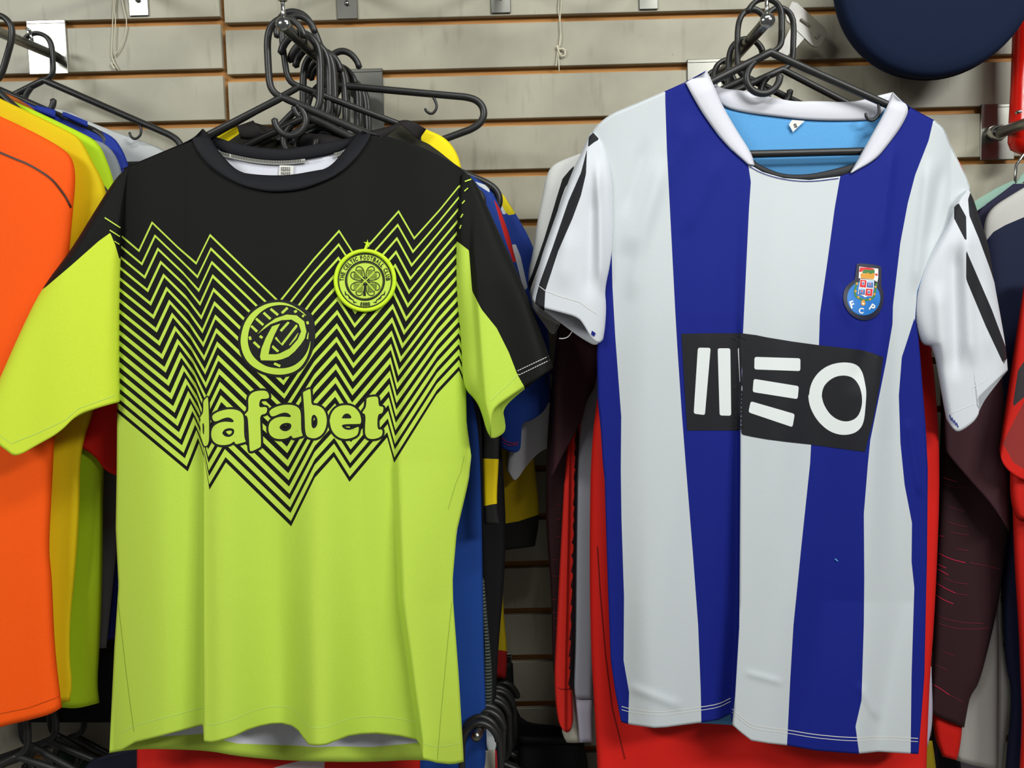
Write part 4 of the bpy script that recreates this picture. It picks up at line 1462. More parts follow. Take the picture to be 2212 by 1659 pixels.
marks += [[tuple(oo[i]), tuple(oo[i + 1]), tuple(oi[i + 1]), tuple(oi[i])] for i in range(64)]
decal('sponsor_lettering', shirt2, MAT['print_white'], marks, bv2, 0.0010, maxlen=6)

# ---- crest with crown, shield, chain and three letters
def CZ(pts):
    return [(1780 + x / 9.217, 540 + y / 9.217) for x, y in pts]


def flat(name, rgb):
    if name not in MAT:
        MAT[name] = new_mat(name, rgb, 0.5, 0, 0.4)
    return MAT[name]


outline = chaikin(np.array(CZ([(650, 330), (650, 270), (760, 268), (1000, 290), (1110, 315), (1145, 350), (1145, 560), (1135, 700), (1180, 820), (1190, 960), (1170, 1100), (1110, 1240), (1000, 1350), (860, 1402), (730, 1395), (600, 1340), (480, 1230),
              (400, 1080), (380, 940), (400, 800), (470, 690), (590, 610), (620, 560), (636, 400), (650, 330)])), 2)[:-1]
outline = [tuple(q) for q in outline]
crest2 = decal('crest', shirt2, flat('crest_navy', '#1d1d33'), [outline], bv2, 0.00160, maxlen=6)
ball = CZ([(x, y) for x, y in ellipse(790, 960, 330, 340, 44)])
ball = [p for p in ball]
decal('crest_ball', crest2, flat('crest_blue', '#1f74c4'), [ball], bv2, 0.00183, maxlen=6)
decal('crest_crown', crest2, flat('crest_white', '#e9e6e2'), [CZ([(705, 332), (1080, 372), (1078, 560), (1060, 640), (1000, 600), (690, 560)]),], bv2, 0.00192)
decal('crest_crown', crest2, flat('crest_red', '#d4262c'), [CZ([(720, 345), (900, 350), (1000, 375), (990, 400), (800, 392), (740, 440), (700, 430)]), CZ([(1005, 470), (1060, 470), (1075, 500), (1040, 520)])], bv2, 0.00205)
decal('crest_crown', crest2, flat('crest_green', '#3b7a3a'), [CZ([(765, 430), (800, 390), (1010, 400), (1005, 470), (900, 480), (770, 460)])], bv2, 0.00214)
decal('crest_crown', crest2, flat('crest_gold', '#d8962a'), [CZ([(725, 480), (760, 455), (800, 478), (870, 450), (930, 482), (980, 455), (1015, 500), (990, 580), (740, 562)])], bv2, 0.00223)
chain = chaikin(np.array(CZ([(655, 640), (630, 740), (610, 860), (640, 930), (720, 975), (820, 1000), (920, 985), (990, 940), (1010, 860), (1030, 740), (1050, 660)])), 2)
decal('crest_chain', crest2, flat('crest_green', '#3b7a3a'), ribbon(chain, 4.6), bv2, 0.00205)
links = [ellipse(x, y, 2.6, 2.6, 8) for x, y in CZ([(655, 670), (630, 820), (685, 940), (915, 980), (1005, 880), (1025, 735)])]
decal('crest_chain', crest2, flat('crest_gold', '#d8962a'), links + [CZ([(745, 1010), (800, 985), (830, 1080), (780, 1115), (735, 1080)])], bv2, 0.00223)
decal('crest_pendant', crest2, flat('crest_white', '#e9e6e2'), [ellipse(*CZ([(780, 1068)])[0], 2.2, 2.4, 10)], bv2, 0.00241)
decal('crest_shield', crest2, flat('crest_white', '#e9e6e2'), [CZ([(722, 575), (1000, 606), (985, 780), (965, 925), (870, 920), (815, 945), (760, 905), (675, 880), (690, 760)])], bv2, 0.00232)
decal('crest_shield', crest2, flat('crest_red', '#d4262c'), [CZ([(728, 590), (848, 604), (836, 748), (710, 736)]), CZ([(836, 768), (972, 774), (958, 915), (820, 905)])], bv2, 0.00250)
decal('crest_shield', crest2, flat('crest_paleblue', '#a9cbe6'), [CZ([(868, 605), (992, 616), (978, 756), (856, 742)]), CZ([(706, 752), (820, 766), (808, 892), (690, 876)])], bv2, 0.00250)
tower = []
for cx, cy in ((915, 690), (756, 830)):
    for dx in (-42, 0, 42):
        tower += [CZ([(cx + dx - 12, cy - 42), (cx + dx + 12, cy - 42), (cx + dx + 14, cy + 45), (cx + dx - 14, cy + 45)])]
    tower += [CZ([(cx - 60, cy + 38), (cx + 58, cy + 44), (cx + 56, cy + 58), (cx - 60, cy + 52)])]
for cx, cy in ((780, 662), (895, 835)):
    pass
decal('crest_shield', crest2, flat('crest_royal', '#20479a'), tower, bv2, 0.00268)
esc = [CZ([(cx - 26, cy - 40), (cx + 26, cy - 40), (cx + 28, cy + 20), (cx, cy + 42), (cx - 28, cy + 20)]) for cx, cy in ((780, 662), (895, 838))]
decal('crest_shield', crest2, flat('crest_white', '#e9e6e2'), esc, bv2, 0.00268)
dots = [CZ([(cx + a - 9, cy + b - 9), (cx + a + 9, cy + b - 9), (cx + a + 9, cy + b + 9), (cx + a - 9, cy + b + 9)]) for cx, cy in ((780, 662), (895, 838)) for a, b in ((0, 0), (-15, 0), (15, 0), (0, -22), (0, 22))]
decal('crest_shield', crest2, flat('crest_royal', '#20479a'), dots, bv2, 0.00282)
reddot = [CZ([(cx - 9, cy - 36), (cx + 9, cy - 36), (cx + 10, cy + 10), (cx - 10, cy + 10)]) for cx, cy in ((915, 690), (756, 830))]
decal('crest_shield', crest2, flat('crest_red', '#d4262c'), reddot, bv2, 0.00286)


def tilted(cx, cy, w, h, deg):
    a = math.radians(deg)
    return lambda x, y: (cx + (x - .5) * w * math.cos(a) + (y - .5) * h * math.sin(a), cy + (x - .5) * w * math.sin(a) - (y - .5) * h * math.cos(a))


lt = []
for ch, x, y, w, h, deg in (('F', 560, 1085, 9, 16, -18), ('C', 742, 1208, 10.5, 12.5, 6), ('P', 962, 1145, 10, 15, 34)):
    px, py = CZ([(x, y)])[0]
    lt += glyph_polys(ch, tilted(px, py, w, h, deg), 0.03)
decal('crest_letter', crest2, flat('crest_white', '#e9e6e2'), lt, bv2, 0.00223)
decal('fluff', shirt2, MAT['sky_inside'], [[(1803, 1208), (1805, 1206), (1811, 1212), (1809, 1213)]], bv2, 0.0014)

# ================================================================ THE OTHER GARMENTS
_cloth_no = [0]


def fab(name, rgb, zones=(), **kw):
    if name not in MAT:
        MAT[name] = fabric(name, rgb, zones, **kw)
    return MAT[name]


def garment(name, label, cat, ref, Y, group=None):
    return root(name, U(ref[0], ref[1], Y), label, cat, group)


def collar_ring(parent, mat, neckL, neckR, Y, dip=26, rise=10, width=16):
    """simple neck band between the two shoulder points of a shirt"""
    (xa, ya), (xb, yb) = neckL, neckR
    q = np.linspace(0, 1, 13)
    base = np.stack([xa + (xb - xa) * q, ya + (yb - ya) * q], -1)
    arc = np.sin(np.pi * q)[:, None] * np.array([[0, 1.0]])
    strip('collar', parent, mat, base + arc * dip + [0, 4], base + arc * dip * .45 - [0, width * .6], Y - 0.013, Y - 0.012, n=24, mcross=4)
    strip('collar', parent, mat, base + arc * rise * .2 - [0, width], base + arc * rise + [0, 2], Y + 0.010, Y + 0.0105, n=24, mcross=4)


# ---------------------------------------------------------------- left arm
o = garment('football_shirt', 'plain orange shirt with dark shoulder piping at the left edge', 'shirt', (-165, 215), -0.258)
t_ = cloth('torso', o, fab('orange_cloth', '#ff5a06', rough=0.75, mottling=0.08), [(-270, 205), (-470, 300), (-490, 340), (-480, 540), (-440, 940), (-430, 1190), (-425, 1690)],
           [(-60, 222), (0, 251), (75, 286), (135, 320), (158, 342), (164, 385), (158, 450), (150, 540), (130, 780), (118, 940), (112, 1060), (105, 1190), (112, 1240), (118, 1400), (134, 1528)],
           -0.250, hem=[(-425, 1690), (-200, 1630), (0, 1570), (60, 1556), (110, 1543), (134, 1528)], th=0.015, amp=0.005, seed=21, nu=64, nv=110)
bt = [surface(t_)]
decal('piping', o, flat('piping_brown', '#40200f'), ribbon(chaikin(np.array([(-60, 305), (0, 329), (30, 342), (61, 354), (96, 375), (114, 389), (127, 405), (142, 425), (154, 448)]), 2), 4.2), bt, 0.0015)
decal('hem_seam', o, flat('orange_seam', '#d8560a'), ribbon([(-60, 1556), (0, 1541), (60, 1529), (128, 1504)], 2.0), bt, 0.0012)
cloth('sleeve', o, MAT['orange_cloth'], [(110, 330), (60, 480), (30, 640), (20, 760)], [(150, 345), (150, 480), (138, 640), (120, 760)], -0.240, th=0.005, amp=0.001)
collar_ring(o, MAT['orange_cloth'], (-270, 205), (-60, 222), -0.258)

o = garment('training_top', 'yellow long-sleeved top just behind the orange shirt', 'shirt', (-150, 190), -0.222)
cloth('torso', o, fab('yellow_cloth', '#dcbf06', rough=0.75), [(-250, 182), (-420, 290), (-430, 340), (-400, 900), (-320, 1540)],
      [(-50, 186), (0, 213), (80, 250), (160, 290), (176, 302), (200, 350), (229, 402), (246, 520), (244, 700), (206, 880), (173, 970), (172, 1100), (164, 1220), (152, 1330), (150, 1420), (157, 1480), (150, 1516)],
      -0.220, th=0.010, seed=33, amp=0.006, nu=64, nv=110, fold=None)
collar_ring(o, MAT['yellow_cloth'], (-250, 182), (-50, 186), -0.222)

o = garment('training_top', 'bright lime long-sleeved top behind the yellow one, cuff hanging lowest at the left', 'shirt', (-150, 176), -0.186)
cloth('torso', o, fab('lime_top_cloth', '#b6da1c', rough=0.75), [(-250, 172), (-420, 280), (-430, 330), (-380, 900), (-250, 1500)],
      [(-50, 178), (0, 206), (70, 236), (177, 287), (205, 302), (220, 320), (232, 350), (243, 380), (262, 470), (264, 700), (245, 860), (226, 980), (222, 1100), (222, 1250), (215, 1400), (210, 1478), (215, 1518)],
      -0.188, hem=[(-250, 1500), (0, 1535), (130, 1527), (165, 1531), (215, 1518)], th=0.010, seed=35, amp=0.006, nu=64, nv=110)
collar_ring(o, MAT['lime_top_cloth'], (-250, 172), (-50, 178), -0.186)

o = garment('football_shirt', 'rust brown shirt with only its collar edge showing at the left edge', 'shirt', (-110, 178), -0.158)
cloth('torso', o, fab('rust_cloth', '#a2561f'), [(-220, 170), (-400, 300), (-380, 900), (-300, 1400)], [(-40, 176), (0, 196), (40, 213), (76, 236), (120, 285), (170, 360), (190, 500), (180, 900), (140, 1400)], -0.158, th=0.011, seed=36)
o = garment('football_shirt', 'grey shirt, a narrow strip of shoulder between lime and navy blue', 'shirt', (0, 200), -0.132)
cloth('torso', o, fab('grey_cloth', '#858a90'), [(-90, 240), (-240, 330), (-240, 900), (-200, 1400)], [(40, 262), (140, 290), (203, 301), (225, 309), (243, 325), (255, 346), (264, 375), (280, 500), (282, 900), (230, 1400)], -0.132, th=0.010, seed=37)
o = garment('football_shirt', 'navy blue shirt with a stand-up collar on the left arm', 'shirt', (30, 200), -0.106)
cloth('torso', o, fab('navy_blue_cloth', '#1e3390'), [(-60, 190), (-220, 300), (-200, 900), (-160, 1400)],
      [(78, 226), (112, 236), (140, 247), (188, 270), (243, 293), (262, 318), (278, 354), (298, 450), (300, 900), (250, 1380)], -0.106, th=0.010, seed=38)
strip('collar', o, MAT['navy_blue_cloth'], [(136, 241), (150, 246), (170, 254), (189, 262)], [(134, 252), (150, 258), (170, 268), (189, 276)], -0.118, -0.119, n=16, mcross=4)
strip('collar', o, MAT['navy_blue_cloth'], [(78, 227), (92, 230), (108, 234), (120, 238)], [(74, 240), (90, 246), (106, 252), (118, 258)], -0.118, -0.119, n=16, mcross=4)
o = garment('football_shirt', 'pale grey white shirt hanging flat against the left slats', 'shirt', (80, 230), -0.030)
cloth('torso', o, fab('pale_grey_cloth', '#bdc0c0'), [(-20, 215), (-180, 300), (-160, 900), (-120, 1300)],
      [(150, 240), (192, 263), (225, 275), (255, 287), (320, 309), (367, 329), (392, 370), (400, 460), (396, 900), (360, 1300)], -0.030, th=0.010, seed=39)
o = garment('jacket', 'black jacket hanging in the dark between orange shirt and lime shirt', 'jacket', (80, 330), -0.075)
cloth('torso', o, fab('black_cloth', '#161518'), [(0, 330), (-150, 420), (-130, 900), (-100, 1560)], [(140, 330), (280, 420), (300, 600), (300, 1200), (292, 1560)], -0.075, th=0.012, seed=40, amp=0.006)

# ---------------------------------------------------------------- middle arm, behind the lime shirt
o = garment('football_shirt', 'yellow and black shirt, shoulders showing behind the lime shirt collar', 'shirt', (710, 265), -0.232)
yz = [(916, 276), (940, 280), (965, 290), (992, 320), (1010, 372), (982, 354), (950, 328), (925, 310), (908, 303)]
yz2 = [(455, 302), (470, 286), (511, 272), (519, 287), (495, 304), (470, 318)]
cloth('torso', o, fab('olive_black_cloth', '#29271b', zones=[('yellow', '#f0d80c'), ('yellow_b', '#f0d80c')]), [(546, 261), (512, 273), (470, 293), (420, 312), (340, 365), (318, 450), (330, 560), (330, 1000), (340, 1500)],
      [(870, 262), (893, 266), (922, 280), (961, 296), (985, 325), (998, 362), (1004, 450), (1000, 600), (985, 1000), (960, 1500)], -0.232, top=[(546, 261), (590, 300), (650, 322), (730, 325), (800, 316), (840, 292), (870, 262)], th=0.009, nu=90, nv=140, zones={'yellow': yz, 'yellow_b': yz2}, seed=41, amp=0.003)
strip('collar', o, fab('black_rib_cloth', '#201c1c'), [(858, 262), (876, 258), (894, 263)], [(905, 302), (912, 292), (921, 279)], -0.250, -0.248, n=14, mcross=4)
strip('collar', o, MAT['black_rib_cloth'], [(512, 272), (530, 266), (547, 260)], [(520, 300), (538, 302), (575, 300)], -0.250, -0.248, n=14, mcross=4)
strip('collar', o, MAT['black_rib_cloth'], [(548, 264), (600, 280), (700, 292), (800, 284), (868, 264)], [(550, 280), (600, 318), (700, 336), (800, 322), (866, 280)], -0.221, -0.220, n=30, mcross=4)
ysl = [(1015, 989), (1100, 993), (1100, 1084), (1060, 1090), (1015, 1100)]
cloth('sleeve', o, fab('black_sleeve_yellow_band', '#1d1c1c', zones=[('yellow', '#d9bd05')]), [(985, 400), (1005, 700), (1040, 900), (1042, 1000), (1046, 1132)], [(1000, 372), (1050, 600), (1082, 850), (1078, 985), (1072, 1090), (1080, 1133)],
      -0.226, th=0.008, zones={'yellow': ysl}, nv=120, nu=20, seed=42)
cloth('sleeve', o, MAT['olive_black_cloth'], [(350, 370), (300, 600), (285, 800)], [(345, 480), (350, 650), (345, 800)], -0.222, th=0.011, seed=43)

o = garment('football_shirt', 'red shirt whose sleeve shows left of the lime shirt and hem below it', 'shirt', (600, 300), -0.206)
wz = [(575, 1664), (612, 1652), (651, 1643), (702, 1642), (690, 1760), (540, 1760)]
cloth('torso', o, fab('red_cloth', '#e2241a', zones=[('white', '#d8c4c8')]), [(520, 350), (380, 390), (320, 450), (330, 600), (318, 1000), (298, 1500), (294, 1740)], [(690, 350), (880, 390), (930, 480), (930, 900), (905, 1740)],
      -0.203, th=0.009, zones={'white': wz}, nu=70, nv=130, seed=44, amp=0.003)
cloth('sleeve', o, MAT['red_cloth'], [(345, 385), (240, 600), (165, 840), (128, 937)], [(340, 470), (300, 700), (280, 900), (268, 1032)], -0.200, hem=[(128, 937), (165, 962), (205, 985), (228, 1020), (268, 1034)], th=0.010, seed=45, nu=30, nv=60)
cloth('sleeve', o, MAT['red_cloth'], [(915, 400), (930, 650), (940, 850)], [(925, 385), (985, 600), (985, 840)], -0.206, th=0.012, seed=46)

o = garment('football_shirt', 'long royal blue shirt hanging right behind the lime shirt', 'shirt', (680, 290), -0.176)
gz = [(738, 1672), (750, 1649), (770, 1645), (800, 1645), (829, 1650), (836, 1672)]
pz = [(842, 1654), (893, 1656), (892, 1700), (845, 1700)]
cloth('torso', o, fab('royal_cloth', '#1a4493', zones=[('gold', '#c99a1c'), ('pale', '#8fb4d8')]), [(580, 348), (430, 390), (400, 500), (430, 1000), (600, 1400), (690, 1740)],
      [(780, 348), (950, 380), (1000, 480), (1004, 700), (1012, 830), (1030, 900), (1038, 1000), (1042, 1200), (1045, 1400), (1050, 1540), (1054, 1740)], -0.174, th=0.010, zones={'gold': gz, 'pale': pz}, nu=90, nv=140, seed=47, amp=0.006)
cloth('sleeve', o, MAT['royal_cloth'], [(960, 380), (960, 600), (975, 800)], [(985, 370), (1010, 600), (1022, 800)], -0.158, th=0.010, seed=48)

o = garment('football_shirt', 'blue shirt with red and white sleeve piping, red stitching at its cuff', 'shirt', (800, 285), -0.152)
z_r = [(1066, 428), (1080, 452), (1094, 490), (1108, 530), (1118, 566), (1108, 566), (1090, 512)]
z_g = [(1079, 434), (1092, 450), (1120, 524), (1122, 542), (1107, 532), (1094, 486)]
z_w = [(1026, 392), (1056, 402), (1058, 416), (1034, 401)]
sv = cloth('sleeve', o, fab('blue_sleeve_piped', '#1b3c8f', zones=[('green', '#1a2a2a'), ('red', '#c2201c'), ('white', '#cfd2d6')]), [(1000, 385), (1020, 560), (1050, 760), (1075, 880), (1080, 966)],
           [(1020, 380), (1058, 405), (1085, 455), (1105, 525), (1128, 615), (1160, 740), (1191, 846)], -0.150, hem=[(1080, 966), (1100, 976), (1124, 978), (1126, 940), (1128, 912), (1150, 908), (1180, 885), (1191, 846)],
           th=0.013, zones={'red': z_r, 'green': z_g, 'white': z_w}, nu=46, nv=120, seed=49, amp=0.006)
zz = ribbon([(1082, 943), (1092, 953), (1108, 958), (1120, 955)], 1.5) + ribbon([(1086, 955), (1098, 962), (1119, 960)], 1.4)
decal('hem_stitch', o, flat('red_thread', '#b83040'), zz, [surface(sv)], 0.0015)
cloth('torso', o, fab('blue_shirt_cloth', '#1b3c8f'), [(640, 350), (490, 400), (470, 500), (480, 1300)], [(860, 345), (1015, 388), (1030, 500), (1020, 900), (990, 1300)], -0.140, th=0.008, seed=50)

o = garment('football_shirt', 'white and blue shirt with a yellow shoulder strip, white cuffs hanging below it', 'shirt', (860, 300), -0.112)
y_ = [(1058, 390), (1090, 424), (1114, 462), (1099, 465), (1078, 445), (1066, 415)]
w_ = [(1066, 415), (1078, 430), (1094, 463), (1080, 462), (1060, 430)]
w2 = [(1106, 528), (1114, 528), (1124, 552), (1140, 622), (1130, 628), (1116, 575)]
w3 = [(1128, 880), (1200, 868), (1200, 1070), (1080, 1070), (1085, 985), (1118, 962)]
cloth('sleeve', o, fab('blue_white_sleeve', '#23419b', zones=[('yellow', '#e0cc10'), ('white', '#d5d8db'), ('white_b', '#d5d8db'), ('white_c', '#d3d3da')]), [(1040, 390), (1080, 520), (1110, 650), (1112, 850), (1094, 1014)],
      [(1062, 393), (1092, 425), (1113, 460), (1150, 524), (1172, 600), (1190, 760), (1187, 880), (1187, 966)], -0.110, hem=[(1094, 1014), (1104, 1030), (1113, 1042), (1140, 1002), (1165, 976), (1187, 966)],
      th=0.012, zones={'yellow': y_, 'white': w_, 'white_b': w2, 'white_c': w3}, nu=46, nv=130, seed=51, amp=0.007)
cloth('torso', o, fab('white_blue_cloth', '#c9ccd2'), [(700, 350), (570, 410), (560, 1300)], [(920, 350), (1040, 395), (1055, 500), (1020, 1300)], -0.106, th=0.007, seed=52)

o = garment('training_top', 'yellow top with black cuff in the shade right of the blue shirt', 'shirt', (900, 330), -0.084)
z_c = [(1060, 1140), (1075, 1134), (1120, 1126), (1166, 1111), (1190, 1105), (1190, 1260), (1060, 1260)]
cloth('sleeve', o, fab('yellow_sleeve_black_cuff', '#c2a504', zones=[('cuff', '#1c1b1a')]), [(1030, 480), (1058, 800), (1072, 1000), (1073, 1130), (1075, 1190)], [(1095, 470), (1135, 800), (1154, 1000), (1167, 1112), (1156, 1180)],
      -0.084, th=0.011, zones={'cuff': z_c}, nu=30, nv=100, seed=53)
cloth('torso', o, fab('yellow_dark_cloth', '#c2a504'), [(760, 360), (650, 430), (650, 1200)], [(930, 360), (1040, 430), (1040, 1200)], -0.080, th=0.007, seed=54)

o = garment('training_top', 'black long-sleeved top with a fine grey striped cuff beside the royal blue shirt', 'shirt', (900, 380), -0.128)
cloth('sleeve', o, MAT['black_cloth'], [(1000, 700), (1030, 1100), (1044, 1400), (1050, 1545)], [(1070, 800), (1094, 1100), (1090, 1250), (1076, 1400), (1070, 1548)], -0.128, th=0.011, seed=55)
ms = fabric('grey_striped_cuff', '#56605a')
_s = N(ms, 'ShaderNodeSeparateXYZ')
_t = N(ms, 'ShaderNodeTexCoord')
LK(ms, _t.outputs['Object'], _s.inputs[0])
_m = mixc(ms, mathn(ms, 'GREATER_THAN', mathn(ms, 'SINE', mathn(ms, 'MULTIPLY', _s.outputs['Z'], 1250)), 0.1), lin('#59635c'), lin('#191c1a'))
LK(ms, _m, ms.node_tree.nodes['Principled BSDF'].inputs['Base Color'])
cloth('cuff', o, ms, [(1030, 1250), (1044, 1330), (1048, 1530)], [(1046, 1250), (1054, 1350), (1062, 1430), (1064, 1490), (1062, 1532)], -0.146, th=0.006, seed=56)
cloth('torso', o, MAT['black_cloth'], [(760, 380), (640, 460), (660, 1400)], [(920, 380), (1005, 460), (1010, 1000), (1000, 1400)], -0.122, th=0.005, seed=57)
o = garment('training_top', 'white sleeve end hanging low beside the royal blue shirt', 'shirt', (1045, 1420), -0.150)
cloth('sleeve', o, fab('white_cuff_cloth', '#cdd2d2'), [(1010, 1420), (1028, 1560), (1042, 1600), (1056, 1630)], [(1036, 1420), (1046, 1540), (1064, 1566), (1077, 1592), (1068, 1628)], -0.150, hem=[(1056, 1630), (1062, 1634), (1068, 1628)], th=0.008, seed=58)
o = garment('football_shirt', 'yellow sleeve with a red end hanging over the lower wall bracket', 'shirt', (1064, 1090), -0.060)
z_ = [(1040, 1410), (1080, 1404), (1110, 1410), (1110, 1500), (1040, 1500)]
cloth('sleeve', o, fab('yellow_red_sleeve', '#b09a0c', zones=[('red', '#8f1310')]), [(1045, 1090), (1062, 1340), (1060, 1420), (1062, 1462)], [(1078, 1090), (1088, 1330), (1097, 1405), (1093, 1466)], -0.060, th=0.009, zones={'red': z_}, seed=59)

# ---------------------------------------------------------------- right arm, behind the striped shirt
o = garment('football_shirt', 'long bright red shirt directly behind the striped shirt', 'shirt', (1660, 215), -0.246)
t_ = cloth('torso', o, fab('bright_red_cloth', '#e32018'), [(1550, 262), (1350, 300), (1310, 380), (1330, 560), (1310, 760), (1277, 930), (1273, 1200), (1276, 1400), (1286, 1560), (1296, 1780)],
           [(1790, 262), (1960, 300), (2055, 328), (2072, 346), (2090, 388), (2080, 470), (2020, 640), (2010, 760), (2018, 800), (2032, 1000), (2021, 1300), (2006, 1500), (1998, 1780)],
           -0.246, th=0.017, seed=61, amp=0.007, nu=90, nv=140)
bt = [surface(t_)]
decal('side_seam', o, flat('dark_red_seam', '#7c0f0c'), ribbon([(1290, 1180), (1296, 1280), (1308, 1420), (1322, 1530), (1350, 1640)], 1.8), bt, 0.0012)
collar_ring(o, MAT['bright_red_cloth'], (1570, 268), (1770, 268), -0.246)

o = garment('football_shirt', 'off-white shirt with a black sleeve stripe behind the striped shirt left sleeve', 'shirt', (1640, 205), -0.224)
zb_ = [(1240, 358), (1238, 380), (1221, 405), (1212, 430), (1200, 470), (1184, 520), (1160, 585), (1140, 640), (1132, 632), (1150, 590), (1175, 517), (1192, 462), (1203, 425), (1215, 386), (1230, 368)]
cloth('sleeve', o, fab('off_white_sleeve', '#d4d5d1', zones=[('stripe', '#19191b')]), [(1252, 332), (1209, 348), (1190, 360), (1179, 382), (1172, 422), (1160, 480), (1151, 545), (1138, 600), (1149, 664)],
      [(1262, 332), (1290, 400), (1290, 480), (1275, 600), (1240, 660), (1208, 702)], -0.224, hem=[(1149, 664), (1163, 679), (1190, 694), (1208, 702)], hem_back=[(1149, 664), (1175, 700), (1195, 728), (1208, 702)], th=0.016,
      zones={'stripe': zb_}, nu=36, nv=90, seed=62, amp=0.005)
cloth('torso', o, fab('off_white_cloth', '#d4d5d1'), [(1560, 268), (1340, 300), (1255, 332), (1290, 500), (1320, 900), (1340, 1500)], [(1760, 268), (1960, 320), (1975, 420), (1960, 900), (1950, 1500)], -0.218, th=0.009, seed=63)

o = garment('training_top', 'dark maroon short-sleeved top, plain loose sleeves on both sides of the striped shirt', 'shirt', (1650, 250), -0.196)
ml = fab('maroon_cloth', '#42252b', rough=0.6)
cloth('sleeve', o, ml, [(1290, 380), (1222, 600), (1196, 760), (1193, 900), (1190, 1032)], [(1300, 380), (1315, 600), (1298, 760), (1283, 839)], -0.194, hem=[(1190, 1032), (1215, 986), (1237, 946), (1260, 902), (1264, 872), (1283, 839)], th=0.014, nu=30, nv=80, seed=64, amp=0.007)
cloth('sleeve', o, ml, [(2075, 430), (2035, 700), (2030, 850), (2036, 968)], [(2090, 425), (2148, 640), (2170, 860), (2178, 1000), (2181, 1148)], -0.194, hem=[(2036, 968), (2062, 998), (2098, 1040), (2149, 1098), (2181, 1148)], th=0.014, nu=36, nv=80, seed=65, amp=0.008)
cloth('torso', o, ml, [(1560, 250), (1320, 350), (1310, 480), (1330, 1400)], [(1760, 250), (2060, 390), (2000, 560), (1980, 1400)], -0.188, th=0.008, seed=66)

o = garment('training_top', 'red long sleeve edged with ragged black along its right side', 'shirt', (1330, 480), -0.172)
zz_ = [(1250, 900)]
yy = 920
while yy < 1490:
    x = np.interp(yy, [900, 1200, 1480], [1243, 1237, 1229])
    zz_ += [(x - random.uniform(0, 4), yy), (x + random.uniform(1, 3), yy + 5)]
    yy += 9
zz_ += [(1230, 1490), (1260, 1490)]
cloth('sleeve', o, fab('red_sleeve_black_edge', '#dd2a20', zones=[('edge', '#2a1114')]), [(1290, 480), (1245, 800), (1223, 960), (1210, 1200), (1200, 1400), (1197, 1455), (1200, 1520), (1206, 1558)],
      [(1330, 480), (1275, 800), (1247, 960), (1244, 1200), (1241, 1400), (1235, 1480), (1238, 1520), (1238, 1556)], -0.172, hem=[(1206, 1558), (1213, 1574), (1223, 1583), (1233, 1577), (1238, 1556)], th=0.012, zones={'edge': zz_}, nu=40, nv=160, seed=67, fold=lambda x, y: 0.006 * smooth01((np.interp(y, [900, 1480, 1600], [1234, 1222, 1222]) - x) / 5 + .5))
decal('cuff_seam', o, flat('dark_red_seam', '#7c0f0c'), ribbon([(1200, 1484), (1215, 1489), (1234, 1488)], 1.6), [surface(bpy.data.objects[o.children[0].name])], 0.0012)
o = garment('training_top', 'cream long sleeve, only its cuff showing below the red and grey sleeves', 'shirt', (1320, 520), -0.150)
cloth('sleeve', o, fab('cream_cloth', '#cbc6b6'), [(1290, 520), (1240, 900), (1226, 1400), (1214, 1560), (1213, 1584), (1224, 1604)], [(1320, 520), (1262, 900), (1250, 1400), (1252, 1520), (1253, 1604)], -0.150, th=0.010, seed=68)
o = garment('training_top', 'light grey long-sleeved top between the red sleeve and the red shirt', 'shirt', (1360, 480), -0.210)
gcl = fab('light_grey_cloth', '#9a9ca6')
cloth('sleeve', o, gcl, [(1310, 480), (1262, 800), (1246, 930), (1241, 1200), (1240, 1400), (1236, 1490), (1242, 1510)], [(1350, 480), (1310, 800), (1290, 935), (1290, 1200), (1285, 1400), (1283, 1490), (1282, 1510)], -0.168, th=0.011, seed=69, amp=0.005)
cloth('cuff', o, fab('grey_cuff_cloth', '#b4b1c0'), [(1240, 1505), (1247, 1560), (1251, 1604)], [(1283, 1505), (1281, 1560), (1283, 1602)], -0.168, th=0.010, seed=70)

o = garment('training_top', 'dark maroon long-sleeved top with thin pink dashes and red cuffs', 'shirt', (1650, 290), -0.150)
md_ = fab('dark_maroon_cloth', '#351c20', rough=0.65)
sa = cloth('sleeve', o, md_, [(1270, 450), (1205, 700), (1184, 900), (1177, 1080), (1184, 1200), (1191, 1280), (1193, 1430), (1199, 1472)], [(1300, 450), (1275, 700), (1240, 950), (1226, 1100), (1214, 1300), (1208, 1430), (1204, 1474)], -0.142, th=0.012, seed=71)
sb = cloth('sleeve', o, md_, [(2070, 430), (2036, 700), (2031, 980), (2022, 1200), (2014, 1450), (2007, 1528)], [(2095, 430), (2155, 700), (2178, 1000), (2180, 1130), (2168, 1220), (2160, 1290), (2140, 1380), (2115, 1478), (2098, 1500), (2092, 1520), (2083, 1572)],
           -0.150, hem=[(2007, 1528), (2018, 1545), (2045, 1556), (2083, 1572)], th=0.016, seed=72, nu=44, nv=110, amp=0.008)
cloth('cuff', o, fab('red_cuff_cloth', '#d0190f'), [(2014, 1530), (2017, 1590), (2036, 1634)], [(2080, 1555), (2075, 1610), (2067, 1642)], -0.150, th=0.011, seed=73)
cloth('torso', o, md_, [(1560, 290), (1310, 400), (1300, 520), (1330, 1400)], [(1760, 290), (2050, 420), (2000, 600), (1980, 1400)], -0.128, th=0.006, seed=74)


def Z8(pts):
    return [(1900 + x / 1.567, 600 + y / 1.567) for x, y in pts]


bs = [surface(sb)]
MAT_PINK, MAT_FAINT = flat('pink_print', '#c02848'), flat('faint_pink_print', '#6e2633')
def ZD(pts):
    return [(1800 + x / 3.08, 1000 + y / 3.08) for x, y in pts]


def flow(p):
    return chaikin(np.array(p, float), 2)


